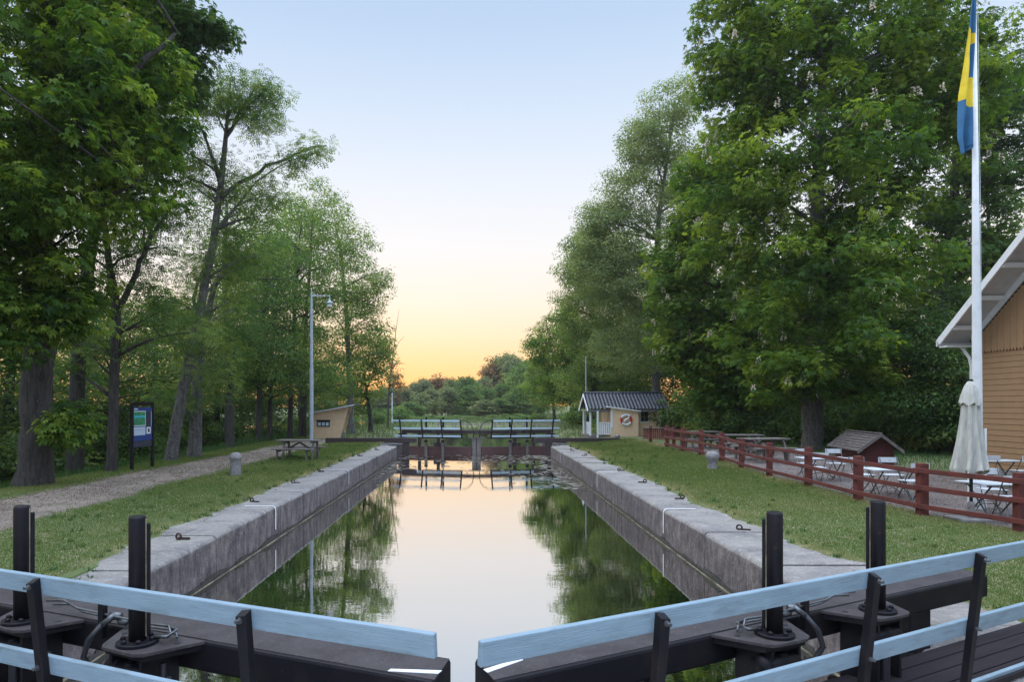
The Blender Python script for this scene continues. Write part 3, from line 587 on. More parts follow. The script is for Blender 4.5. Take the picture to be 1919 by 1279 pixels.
# ---------------- lock keeper cottage ----------------
def cottage():
    Y=42.0; zb=.12; s=Y/FP; X0=pp(1141.3,0,Y).x; t=thing('lock_cottage','small cream cottage with black tiled roof and a lifebuoy on its wall','cottage',(X0,Y,zb))
    W1=(1238-1141.3)*s; H=(819-769)*s; P=(1141.3-1103)*s; D=2.6
    m=MB(); m.box(0,W1,0,D,-.15,H+.1); 
    for k in range(int(W1/.13)):
        m.box(.06+k*.13,.08+k*.13,-.010,-.001,0,H)
    # gable ends
    Rz=(819-739)*s; m.prism([(-.25,H+.1),(D+.25,H+.1),(D/2,Rz-.1)],0.0,.06,'x'); m.prism([(-.25,H+.1),(D+.25,H+.1),(D/2,Rz-.1)],W1-.06,W1,'x')
    obj('wall',m,M['cream'],t)
    # lean-to front annexe
    aw=(1192-1141.3)*s; hl=(819-763)*s; hr=(819-771)*s
    m=MB(); m.prism([(0,-.15),(aw,-.15),(aw,hr),(0,hl)],-.62,-.011,'y')
    for k in range(int(aw/.13)):
        x=.05+k*.13; m.box(x,x+.02,-.632,-.621,0,hl+(hr-hl)*x/aw-.03)
    obj('annexe',m,M['cream'],t)
    m=MB(); m.prism([(-.25,hl-.02),(aw+.12,hr-.02),(aw+.12,hr+.05),(-.25,hl+.06)],-.80,-.01,'y'); obj('annexe_roof',m,M['white'],t)
    m=MB(); m.box(-.02,.10,-.66,-.633,.55,hl-.1); m.box(aw-.005,aw+.06,-.10,-.011,.9,hr-.04); m.box(W1-.09,W1+.02,-.04,-.011,0,H); obj('corner_board',m,M['white'],t)
    # roof with tile relief
    x0=-P-.12; x1=W1+.42; n=23; rows=8; ov=.55; y0=-ov; z0=H+.02; y1=D/2; z1=Rz+.06
    vs=[];fs=[]; nx=n*6+1
    for side in (0,1):
        base=len(vs)
        for j in range(rows*3+1):
            f=j/(rows*3); st=(j%3)/3.0
            for i in range(nx):
                x=x0+(x1-x0)*i/(nx-1); ph=i/6*2*math.pi
                bump=.045*math.cos(ph)+.085*(1-st if j%3 else 1.0)
                y=y0+(y1-y0)*f if side==0 else (2*y1-y0)-(y1-y0)*f
                vs.append((x,y,z0+(z1-z0)*f+bump))
        for j in range(rows*3):
            for i in range(nx-1):
                a=base+j*nx+i; fs.append((a,a+1,a+nx+1,a+nx))
    m=MB(); m.add(vs,fs); m.tube([(x0,y1,z1+.05),(x1,y1,z1+.05)],.07,8); r=obj('roof',m,M['tiles'],t,smooth=True)
    m=MB()
    for x in (x0-.03,x1): 
        m.bar((x+.015,y0-.03,z0-.06),(x+.015,y1,z1-.06),.035,.15); m.bar((x+.015,2*y1-y0+.03,z0-.06),(x+.015,y1,z1-.06),.035,.15)
    obj('barge_board',m,M['white'],t)
    m=MB(); m.box(x0+.02,x1-.02,y0-.02,y0+.06,z0-.12,z0-.04); obj('gutter',m,M['slateroof'],t)
    m=MB(); m.box(x0+.05,x1-.05,y0+.061,2*y1-y0-.05,z0-.05,z0-.02); obj('ceiling_boards',m,M['soffit'],t)
    m=MB(); m.tube([(W1+.08,-.10,z0-.1),(W1+.08,-.06,z0-.4),(W1+.08,-.06,0)],.035,8); obj('downpipe',m,M['slateroof'],t)
    # porch
    for (x,y) in ((-P+.05,-.35),(-P+.45,-.60),(-P+.05,D-.3)):
        m=MB(); m.box(x-.05,x+.05,y-.05,y+.05,-.1,z0-.06); obj('porch_post',m,M['white'],t)
    m=MB(); m.box(-P-.05,-.01,-.55,D,-.1,.10); obj('porch_floor',m,M['wood'],t)
    m=MB(); m.box(-.08,-.03,-.05,.03,.10,H-.1); m.box(-.52,-.44,.3,.4,.1,H-.1); obj('door_frame',m,M['cream'],t)
    def rail(n,p,q):
        m=MB(); p=Vector(p);q=Vector(q); d=q-p; L=d.length; k=int(L/.11)
        m.bar(p+Vector((0,0,.88)),q+Vector((0,0,.88)),.06,.05); m.bar(p+Vector((0,0,.2)),q+Vector((0,0,.2)),.04,.05)
        for i in range(k+1): 
            c=p+d*(i/k); m.bar(c+Vector((0,0,.226)),c+Vector((0,0,.853)),.07,.02,up=(0,1,0))
        obj(n,m,M['white'],t)
    rail('porch_railing',(-P+.52,-.6,0),(-.04,-.6,0)); rail('porch_railing',(-P+.05,-.3,0),(-P+.05,.9,0))
    # window
    wx0=(1202-1141.3)*s; wx1=(1207.5-1141.3+1)*s; wx0=1.93;wx1=2.38;wz0=.95;wz1=H-.06
    f=MB()
    for a in ((wx0-.09,wx0,wz0-.08,wz1),(wx1,wx1+.09,wz0-.08,wz1),(wx0,wx1,wz0-.08,wz0),(wx0,wx1,wz1-.05,wz1)): f.box(a[0],a[1],-.05,-.0115,a[2],a[3])
    fo=obj('window',f,M['white'],t)
    g=MB(); g.box(wx0,wx1,-.02,-.0115,wz0,wz1-.051); obj('pane',g,M['glass'],fo)
    g=MB(); g.box((wx0+wx1)/2-.012,(wx0+wx1)/2+.012,-.032,-.021,wz0,wz1-.051); g.box(wx0,wx1,-.0345,-.0325,wz0+.27,wz0+.29); obj('glazing_bars',g,M['wood'],fo)
    return X0,Y,zb,s
cx0,cyy,czb,csc=cottage()
def lifebuoy():
    c=Vector((pp(1169,0,cyy).x,cyy-.632-.06,CH-(787-HY)*csc)); t=thing('lifebuoy','red and white lifebuoy hanging on the cream cottage wall','lifebuoy',c)
    R0,r0=.30,.072; m=MB(); n=40; k=10; vs=[];fs=[]
    for i in range(n):
        a=2*math.pi*i/n
        for j in range(k):
            b=2*math.pi*j/k; rr=R0+r0*math.cos(b); vs.append((rr*math.cos(a),r0*.8*math.sin(b),rr*math.sin(a)))
    for i in range(n):
        for j in range(k): fs.append((i*k+j,i*k+(j+1)%k,((i+1)%n)*k+(j+1)%k,((i+1)%n)*k+j))
    m.add(vs,fs)
    for i in range(n):
        a=360*i/n; red=(a<38 or a>330) or (150<a<215)
        for j in range(k): m.m[i*k+j]=1 if red else 0
    obj('ring',m,[M['white'],M['red']],t,smooth=True)
    m=MB(); m.tube([(.16,-.06,.16),(.1,-.05,.06),(-.02,-.05,0),(-.14,-.05,-.12)],[.03,.05,.06,.035],8); obj('throwing_line',m,M['white'],t,smooth=True)
lifebuoy()
# ---------------- red fence ----------------
def fence():
    t=thing('red_fence','long dark red three-rail wooden fence around the cafe terrace','fence',(0,0,0))
    ps=[(10.2,8.2),(9.45,9.7)]+[gp(1910.5,996).xy.to_tuple(),gp(1728,967).xy.to_tuple(),gp(1608.5,938.5).xy.to_tuple(),gp(1515,914).xy.to_tuple()]
    ps+=[(8.30,19.65),(8.27,21.65),(8.27,23.4),(8.27,25.6),(8.27,27.85),(8.27,30.2)]
    P=[Vector((x,y,float(gz(x,y)))) for x,y in ps]
    for i,p in enumerate(P):
        h=.98+random.uniform(-.02,.03); m=MB(); w=.074+random.uniform(-.008,.008)
        m.prism([(p.x-w,p.y-w),(p.x+w,p.y-w),(p.x+w,p.y+w),(p.x-w,p.y+w)],p.z-.15,p.z+h,'z')
        obj('post',m,M['fence'],t,bevel=.006)
    for hz in (.84,.52,.19):
        for a,b in zip(P[:-1],P[1:]):
            d=(b-a).normalized(); side=Vector((-.11,0,0)) ; m=MB()
            j1=random.uniform(-.012,.012);j2=random.uniform(-.012,.012)
            m.bar(a+side-d*.05+Vector((random.uniform(-.002,.002),0,hz+j1)),b+side+d*.05+Vector((random.uniform(-.002,.002)-.004,0,hz+j2)),.042,.086); obj('rail',m,M['fence'],t,bevel=.006)
fence()
def picket():
    a=Vector((8.1,33.7,.12)); b=Vector((9.15,32.3,.15)); 
    t=thing('picket_bench','short red picket panel raised on posts at the far end of the fence','picket panel',(0,0,0))
    d=b-a; L=d.length; u=d/L; n=Vector((u.y,-u.x,0))
    m=MB(); k=15
    for i in range(k+1):
        if i in (4,5,6,7) and False: continue
        c=a+d*(i/k); m.bar(c+Vector((0,0,.33)),c+Vector((0,0,.80)),.02,.085,up=u)
    obj('pickets',m,M['fence'],t)
    m=MB(); m.bar(a+Vector((0,0,.83))-u*.05,b+Vector((0,0,.83))+u*.05,.16,.035); obj('top_board',m,M['wood'],t)
    m=MB(); m.bar(a+Vector((0,0,.30))-u*.05,b+Vector((0,0,.30))+u*.05,.14,.035); obj('bottom_board',m,M['fence'],t)
    for f in (.2,.75,.98):
        c=a+d*f-n*.06; m=MB(); m.bar(c+Vector((0,0,-.15)),c+Vector((0,0,.92)),.13,.13); obj('post',m,M['fence'],t)
    q=b+Vector((.9,.5,0)); m=MB()
    for i in range(9):
        c=b+(q-b)*(i/8); m.bar(c+Vector((0,.05,.33)),c+Vector((0,.05,.80)),.06,.02,up=(0,1,0))
    obj('side_pickets',m,M['fence'],t)
picket()
# ---------------- cafe furniture ----------------
def table(loc,rz,L,label,first=[None]):
    if first[0] is None:
        t=thing('cafe_table',label,'table',loc,rz,'white folding cafe tables')
        m=MB()
        for k in range(6): m.box(-.55,.55,-.34+k*.115,-.34+k*.115+.10,.615,.635)
        obj('table_top',m,M['chairwhite'],t,bevel=.003)
        for x in (-.32,.32):
            for q in (1,-1):
                m=MB(); m.bar((x+q*.012,-.28*q,.60),(x+q*.012,.28*q,0),.03,.012,up=(1,0,0)); obj('leg',m,M['zinc'],t)
        m=MB(); m.bar((-.4,-.28,.605),(.4,-.28,.605),.03,.015); m.bar((-.4,.28,.605),(.4,.28,.605),.03,.015); m.tube([(-.33,.22,.1),(-.1,.16,.22),(.1,.16,.22),(.33,.22,.1)],.008,6); obj('frame',m,M['zinc'],t)
        first[0]=t
    else: t=copy_tree(first[0]); t.location=loc; t.rotation_euler=(0,0,rz); t['label']=label
    t.scale=(L,1,1)
def chair(loc,rz,label,first=[None]):
    if first[0] is None:
        t=thing('folding_chair',label,'chair',loc,rz,'white folding cafe chairs')
        m=MB()
        for k in range(5): m.box(-.20,.20,-.19+k*.078,-.19+k*.078+.064,.425,.443)
        obj('seat',m,M['chairwhite'],t,bevel=.003)
        m=MB(); m.box(-.21,.21,.215,.232,.70,.82); obj('backrest',m,M['chairwhite'],t,bevel=.004)
        for x in (-.185,.185):
            m=MB(); m.bar((x,.225,.83),(x,-.20,0),.022,.010,up=(1,0,0)); obj('leg',m,M['zinc'],t)
            m=MB(); m.bar((x*.88,-.18,.42),(x*.88,.24,0),.022,.010,up=(1,0,0)); obj('leg',m,M['zinc'],t)
        m=MB(); m.tube([(-.18,-.17,.08),(.18,-.17,.08)],.007,6); m.tube([(-.16,.2,.08),(-.06,.12,.2),(.06,.12,.2),(.16,.2,.08)],.007,6); obj('brace',m,M['zinc'],t)
        first[0]=t
    else: t=copy_tree(first[0]); t.location=loc; t.rotation_euler=(0,0,rz); t['label']=label
T1=(9.22,18.4);T2=(9.12,15.25);T3=(9.42,12.55);T4=(13.05,17.6)
table((*T1,0.02),0.03,1.15,'white slatted cafe table beside the big chestnut trunk, farthest from the parasol')
table((*T2,0.02),-.02,1.0,'white slatted cafe table left of the folded parasol, second nearest the near gate')
table((*T3,0.02),.04,.95,'white slatted cafe table standing right behind the folded parasol')
table((*T4,0.02),.0,1.3,'long white cafe table pushed against the yellow house')
chair((T1[0]-.15,T1[1]+.62,.02),R(4),'white folding chair at the far side of the farthest table, left one')
chair((T1[0]+.62,T1[1]+.55,.02),R(-10),'white folding chair at the far side of the farthest table, right one')
chair((T1[0]-.5,T1[1]-.62,.02),R(176),'white folding chair on the near side of the farthest cafe table')
chair((T2[0]+.42,T2[1]+.62,.02),R(-6),'white folding chair behind the cafe table left of the parasol')
chair((T2[0]-.25,T2[1]+.66,.02),R(8),'white folding chair tucked to the left behind the middle cafe table')
chair((T2[0]+.1,T2[1]-.62,.02),R(186),'white folding chair in front of the cafe table left of the parasol')
chair((T3[0]+.38,T3[1]+.58,.02),R(-12),'white folding chair behind the table at the folded parasol')
chair((T3[0]-.15,T3[1]-.52,.02),R(170),'white folding chair between the fence and the parasol table')
chair((T4[0]-.62,T4[1]-.72,.02),R(172),'white folding chair at the house table, next to the white corner board')
chair((T4[0]+.28,T4[1]-.75,.02),R(182),'white folding chair at the house table nearest the right photo edge')
# ---------------- parasol and flagpole ----------------
def parasol():
    x,y=8.80,12.3; t=thing('parasol','folded cream parasol standing behind the red fence','parasol',(x,y,0))
    m=MB(); m.tube([(0,0,0),(0,0,2.44)],.028,12); obj('pole',m,M['green_metal'],t,smooth=True)
    m=MB(); m.box(-.32,.32,-.28,.28,.0,.05); m.lathe([(.06,.05),(.06,.30),(.04,.34)],n=12); obj('base',m,M['stone2'],t,bevel=.01)
    def fn(r,z,a):
        q=max(0,(1.0-(z-.85)/1.6)); return r*(1+(.10+.22*q)*math.sin(8*a+.6*math.sin(z*4)+.5)+.07*math.sin(5*a+2+z*2))
    m=MB(); n=72; pr=[(.225,.86),(.23,.875),(.222,.95),(.20,1.15),(.17,1.4),(.15,1.65),(.132,1.9),(.12,2.15),(.11,2.3),(.06,2.42),(.03,2.47)]
    vs=[];fs=[]
    for i,(r,z) in enumerate(pr):
        for k in range(n):
            a=2*math.pi*k/n; rr=fn(r,z,a); zz=z+(.05*math.sin(8*a+1) if i<2 else 0); vs.append((rr*math.cos(a)-.03*(2.47-z),rr*math.sin(a),zz))
    for i in range(len(pr)-1):
        for k in range(n): fs.append((i*n+k,i*n+(k+1)%n,(i+1)*n+(k+1)%n,(i+1)*n+k))
    m.add(vs,fs); o=obj('canopy',m,M['canvas'],t,smooth=True); s=o.modifiers.new('solid','SOLIDIFY'); s.thickness=.006
    m=MB(); pr=[(.16,2.07),(.155,2.09),(.135,2.22),(.09,2.38),(.045,2.475),(.02,2.49)]; vs=[];fs=[]
    for i,(r,z) in enumerate(pr):
        for k in range(n):
            a=2*math.pi*k/n; rr=r*(1+.12*math.sin(6*a+1)+.06*math.sin(9*a)); vs.append((rr*math.cos(a)-.015,rr*math.sin(a),z+(.03*math.sin(6*a) if i<2 else 0)))
    for i in range(len(pr)-1):
        for k in range(n): fs.append((i*n+k,i*n+(k+1)%n,(i+1)*n+(k+1)%n,(i+1)*n+k))
    m.add(vs,fs); o=obj('top_valance',m,M['canvas'],t,smooth=True); s=o.modifiers.new('solid','SOLIDIFY'); s.thickness=.006
    m=MB(); m.lathe([(.035,2.49),(.035,2.51),(.01,2.53)],n=12); obj('finial',m,M['steel'],t)
parasol()
def flagpole():
    Y=13.6; X=pp(1831,0,Y).x; t=thing('flagpole','tall white flagpole rising behind the folded parasol','flagpole',(X,Y,0))
    top=10.12; m=MB(); m.tube([(0,0,1.0),(0,0,2.2),(-.02,0,5),(-.055,0,top)],[.088,.086,.068,.032],20); m.lathe([(.045,top),(.06,top+.05),(.01,top+.1)],(-.055,0,0),12); obj('pole',m,M['white'],t,smooth=True)
    m=MB(); m.box(-.13,-.095,-.09,.09,-.05,1.6); m.box(.095,.13,-.09,.09,-.05,1.6); m.box(-.10,.10,-.10,.095,-.05,.999); obj('foot',m,M['white'],t,bevel=.006)
    m=MB(); m.tube([(.07,-.06,1.3),(.03,-.05,6),(-.01,-.03,top-.05)],.004,5); obj('halyard',m,M['white'],t)
    # flag, hanging in folds
    m=MB(); nu,nv=44,170; z1=top-.12; H=3.05; xr=-.10
    s=Y/FP; vs=[];fs=[]
    for j in range(nv+1):
        v=j/nv; py=-8+(296)*v
        left=np.interp(py,[-8,0,90,150,180,215,262,290],[1822,1818,1806,1799,1795,1793.5,1792.5,1798]); right=np.interp(py,[-8,0,60,140,288],[1824,1822,1822,1821,1819])
        z=CH+(HY-py)*s
        for i in range(nu+1):
            u=i/nu; px=left+(right-left)*u; x=(px-HX)*s-X
            zz=z+.16*u*(v**6)*0 +(.14*(u-.3) if v>.97 else 0)
            y=-.07+.055*math.sin(u*11+v*3)*(v+.15)+.03*math.sin(u*5-v*6)
            vs.append((x,y,zz))
    for j in range(nv):
        for i in range(nu):
            py=-8+296*(j+.5)/nv; u=(i+.5)/nu; b=1
            y=0
            if 60-14*(.5-u)<=py<84 : y=1
            if 70<=py<190 and u<.40+.12*math.sin(py/22): y=1
            if 140+10*u<=py<188+34*max(0,u-.45): y=1
            if 186<=py<204 and u>.30 and (u-.3)*34>py-186-6: y=1
            m.mi=y; a=j*(nu+1)+i; 
            if not fs: pass
            fs.append((a,a+1,a+nu+2,a+nu+1)); m.m.append(y)
    m.v=vs; m.f=fs; o=obj('flag',m,[M['blue'],M['flagyellow']],None,smooth=True); o.location=(X,Y,0)
    so_=o.modifiers.new('solid','SOLIDIFY'); so_.thickness=.004
    tag(o,'blue and yellow cross flag hanging limp at the top of the pole','flag')
flagpole()
# ---------------- yellow house ----------------
def house():
    XW=14.3; Y1=19.72; Y0=10.6; t=thing('yellow_house','yellow boarded wooden house with white eaves at the right edge','house',(XW,Y1,0))
    # local: x east, y = world Y - Y1
    D=Y1-Y0; ry=-D/2; sl=.765; He=4.0; Rg=He+sl*D/2; Lx=11
    m=MB(); zb=.30; step=.155; z=zb
    while z<3.55:                                   # horizontal boards, each a real lap
        m.add([(-.012,-D,z),(-.012,0,z),(.0,-D,z+step-.012),(.0,0,z+step-.012)],[(0,1,3,2)]); m.add([(.004,-D,z+step-.012),(.004,0,z+step-.012),(-.012,-D,z+step),(-.012,0,z+step)],[(0,1,3,2)]); z+=step
    m.box(.005,.2,-D,0,zb,3.7); m.box(.2,Lx,-D,-D+.2,zb,He); m.box(.2,Lx,-.2,0,zb,He); m.box(Lx-.2,Lx,-D+.2,-.2,zb,He)
    obj('wall',m,M['yellow'],t)
    m=MB(); n=int(D/.115)
    for k in range(n):
        ya=-.0-k*.115; yb=ya-.109; ym=(ya+yb)/2; zt=min(He+.02-sl*ya,Rg-abs(ym-ry)*sl) ; zt=Rg-max(abs(ya-ry),abs(yb-ry))*sl-.02
        if zt<3.75: zt=3.8
        dx=-.045 if k%2 else -.05
        m.add([(dx,ya,3.60),(dx,ym,3.52),(dx,yb,3.60),(dx,yb,zt),(dx,ya,zt),(0,ya,3.60),(0,ym,3.52),(0,yb,3.60),(0,yb,zt),(0,ya,zt)],
              [(0,1,2,3,4),(9,8,7,6,5),(0,5,6,1),(1,6,7,2),(2,7,8,3),(3,8,9,4),(4,9,5,0)])
    obj('gable_boards',m,M['yellow'],t)
    m=MB(); m.prism([(-D,3.7),(0,3.7),(0,He),(ry,Rg-.05),(-D,He)],.01,.15,'x'); obj('gable_backing',m,M['yellow'],t)
    m=MB(); m.box(-.035,.10,-.105,.02,.22,3.55); m.box(-.035,.10,-D-.02,-D+.1,.22,3.55); obj('corner_board',m,M['white'],t,bevel=.005)
    m=MB(); m.box(-.02,Lx,-D,.0,-.2,.29); obj('stone_foundation',m,M['stone2'],t)
    # roof
    o=.86; e=.42
    def rp(y,off=0): return Rg-abs(y-ry)*sl+off
    for sgn in (1,-1):
        ye=e if sgn>0 else -D-e
        m=MB(); m.prism([(ye,rp(ye,.30)),(ry,rp(ry,.30)),(ry,rp(ry,.22)),(ye,rp(ye,.22))],-o,Lx+.8,'x'); obj('roof_slope',m,M['slateroof'],t)
        m=MB(); m.prism([(ye,rp(ye,.215)),(ry,rp(ry,.215)),(ry,rp(ry,.19)),(ye,rp(ye,.19))],-o+.02,-.001,'x'); obj('soffit',m,M['soffit'],t)
        m=MB(); m.prism([(ye,rp(ye,.29)),(ry,rp(ry,.29)),(ry,rp(ry,.06)),(ye+(-.12 if sgn>0 else .12),rp(ye,.14))],-o-.045,-o-.002,'x'); obj('barge_board',m,M['white'],t)
        m=MB(); m.prism([(ye-.3*sgn,rp(ye-.3*sgn,.185)),(ry,rp(ry,.185)),(ry,rp(ry,.0)),(ye-.3*sgn,rp(ye-.3*sgn,-.02))],-.10,-.052,'x'); obj('frieze_board',m,M['white'],t)
        m=MB(); m.box(-o-.04,Lx+.8,*sorted((ye-.01*sgn,ye+.03*sgn)),rp(ye,.10),rp(ye,.28)); m.box(-o+.02,-.05,*sorted((ye-.36*sgn,ye-.02*sgn)),rp(ye,.06),rp(ye,.10)); obj('eave_board',m,M['white'],t)
        for k in range(5):
            y=ye-sgn*(.62+k*.92)
            m=MB(); m.box(-o+.0,-.11,y-.06,y+.06,rp(y,.04),rp(y,.17)); obj('purlin_end',m,M['white'],t,bevel=.02)
    m=MB(); m.tube([(-.25,.34,rp(.3,.0)),(-.25,.22,rp(.3,-.10)),(-.17,.10,rp(.3,-.35)),(-.14,.06,rp(.3,-.6)),(-.14,.06,.2)],.045,10); obj('downpipe',m,M['white'],t,smooth=True)
house()
# ---------------- small red outbuilding ----------------
def playhouse():
    t=thing('red_playhouse','tiny red hut with a mossy shingle roof and white trim behind the cafe tables','hut',(12.38,22.5,.0),R(-9.8))
    W,D=1.4,3.0; ze=.54; rz=1.10
    m=MB(); m.box(.22,W-.22,.2,D-.2,-.1,ze+.12); m.prism([(.22,ze+.12),(W-.22,ze+.12),(W/2,rz-.04)],.2,D-.2,'y'); obj('wall',m,mat('dark_red_boards',(.085,.018,.014),.85,noise=[(9,(.05,.012,.01),.4,.7,(6,6,1))]),t)
    for s in (0,1):
        xe=0 if s==0 else W
        m=MB(); n=7
        for k in range(n):
            f0=k/n; f1=(k+1)/n; xa=xe+(W/2-xe)*f0; xb=xe+(W/2-xe)*f1; za=ze+(rz-ze)*f0; zb=ze+(rz-ze)*f1; sg=1 if s==0 else -1
            nn=16
            for q in range(nn):
                y0=D*q/nn+.004; y1=D*(q+1)/nn-.004; dz=random.uniform(0,.018); xo=random.uniform(-.015,.01)*sg
                m.add([(xa+xo,y0,za+.035+dz),(xa+xo,y1,za+.035+dz),(xb,y1,zb+.012),(xb,y0,zb+.012),(xa+xo,y0,za+.012+dz),(xa+xo,y1,za+.012+dz)],[(0,1,2,3),(0,4,5,1)])
        m.prism([(xe,ze),(W/2,rz),(W/2,rz+.012),(xe,ze+.012)],0.0,D,'y'); obj('roof_slope',m,M['shingle'],t)
        for y in (-.04,D+.002):
            m=MB(); m.prism([(xe,ze-.07),(W/2,rz-.07),(W/2,rz+.05),(xe,ze+.05)],y,y+.038,'y'); obj('barge_board',m,M['wood'],t)
    m=MB(); m.bar((W/2,0,rz+.04),(W/2,D,rz+.04),.12,.03); obj('ridge_cap',m,M['shingle'],t)
playhouse()
t=thing('white_frame','small white timber frame standing beside the tiny red hut','frame',(*gp(1652,875).xy,0)); m=MB(); m.box(-.33,-.29,0,.04,-.1,.62); m.box(.29,.33,0,.04,-.1,.62); m.box(-.29,.29,0,.04,.58,.62); obj('frame',m,M['soffit'],t)
# far boat shed and footbridge
t=thing('boat_shed','tiny pink-roofed boat shed across the far water','shed',(pp(739,0,120).x,120,-.35)); m=MB(); m.box(0,1.75,0,2,0,1.05); obj('wall',m,M['cream'],t)
m=MB(); m.prism([(-.15,1.0),(1.9,1.0),(1.8,1.42),(0,1.42)],-.2,2.2,'y'); obj('roof',m,mat('pink_tile',(.42,.20,.17),.8),t)
m=MB(); m.box(.25,.55,-.02,-.001,.4,.75); obj('window',m,M['glass'],t); m=MB(); m.box(1.2,1.5,-.02,-.001,.4,.75); obj('window',m,M['glass'],t)
def jetty():
    t=thing('jetty','low pale plank jetty along the reeds across the far water','jetty',(0,84,0)); m=MB(); m.box(-5.2,9.5,0,1.0,-.38,-.30); obj('deck',m,M['wood'],t)
    m=MB()
    for k in range(9): m.box(-5.0+k*1.75,-4.85+k*1.75,-.05,.1,-1.5,-.05)
    obj('piles',m,M['wood'],t)
    m=MB(); m.box(-5.2,9.5,-.06,-.02,-.16,-.10); obj('handrail',m,M['wood'],t)
jetty()
# ---------------- foliage ----------------
def unit(a): return a/np.maximum(np.linalg.norm(a,axis=-1,keepdims=True),1e-6)
def kites(c,ax,nm,L,w,droop=.25):
    sd=unit(np.cross(ax,nm)); L=L[:,None]; w=w[:,None] if hasattr(w,'shape') else w
    mid=c+ax*L*.60; tip=c+ax*L; tip=tip-np.array([0,0,1.0])*L*droop
    return np.stack([c,mid+sd*w*L,tip,mid-sd*w*L],1)
def crown_mesh(name,blobs,ncl,lpc,L,kind,m,parent,seed=1,cr=(.5,1.0),flat=.6,inner=.35,base=(0,0,0),tb=.0,off=None):
    g=np.random.default_rng(seed); B=np.array(blobs,float)
    vol=(B[:,3]*B[:,4]*B[:,5])**.68; vol=vol+.30*vol.mean(); pr=vol/vol.sum()
    idx=g.choice(len(B),ncl*2,p=pr); d=unit(g.normal(size=(ncl*2,3)))
    r=1-g.random(ncl*2)**1.6*(1-.15)*(1.0)
    lump=1+.13*np.sin(d[:,0]*5+idx)+.10*np.sin(d[:,2]*7+idx*2)+.08*np.sin(d[:,1]*6+idx*3)
    r=r*lump; P=B[idx,:3]+d*B[idx,3:6]*r[:,None]
    keep=np.ones(len(P),bool)
    for k in range(len(B)):
        q=np.linalg.norm((P-B[k,:3])/B[k,3:6],axis=1); keep&=~((q<.55)&(g.random(len(P))>inner))
    P=P[keep][:ncl]; P=P[P[:,2]>.4-base[2]]
    n=len(P); R_=g.uniform(cr[0],cr[1],n); cnt=np.maximum(3,(lpc*g.uniform(.6,1.4,n)*(R_/np.mean(cr))**1.6).astype(int))
    ci=np.repeat(np.arange(n),cnt); N=len(ci); dd=unit(g.normal(size=(N,3))); rr=.35+.65*g.random(N)**.6
    pos=P[ci]+dd*(R_[ci]*rr)[:,None]*np.array([1,1,flat]); pos[:,2]-=.10*R_[ci]*(dd[:,0]**2+dd[:,1]**2)
    ctint=np.clip(.42+.27*g.normal(size=n),0,1)
    nm=unit(dd*.55+np.array([0,0,.85])+g.normal(size=(N,3))*.38)
    out=unit(dd*np.array([1,1,.3])+g.normal(size=(N,3))*.5); ax=unit(out-nm*(out*nm).sum(1,keepdims=True))
    tint=np.clip(ctint[ci]+.14*g.normal(size=N)+.10*dd[:,2]*0+tb,0,1)
    Ls=L*g.uniform(.7,1.25,N)
    if kind=='palm':
        sd=np.cross(nm,ax); Vs=[];T=[]
        for a,l in ((-1.7,.7),(-.85,.92),(0,1.0),(.85,.92),(1.7,.7)):
            x=ax*math.cos(a)+sd*math.sin(a); Vs.append(kites(pos,x,nm,Ls*l,.23,.30)); T.append(tint)
        V=np.concatenate(Vs); T=np.concatenate(T)
    elif kind=='pinn':
        sd=np.cross(nm,ax); Vs=[];T=[]
        for k in range(3):
            q=pos+ax*(Ls*.38*k)[:,None]
            for sg in (-1,1):
                x=unit(ax*.5+sd*sg); Vs.append(kites(q,x,nm,Ls*.5,.20,.2)); T.append(tint)
        V=np.concatenate(Vs); T=np.concatenate(T)
    else:
        V=kites(pos,ax,nm,Ls,.28,.2); T=tint
    o=npmesh(name,V,4,m,parent,T); return o,P
def limb_pts(a,b,sag=.12,n=6,rs=random):
    a=Vector(a);b=Vector(b);d=b-a;L=d.length;o=Vector((rs.uniform(-1,1),rs.uniform(-1,1),0))*L*.08
    return [a+d*t+Vector((0,0,-1))*0+Vector((0,0,1))*(L*sag*math.sin(math.pi*t))*.6+o*math.sin(math.pi*t) for t in np.linspace(0,1,n)]
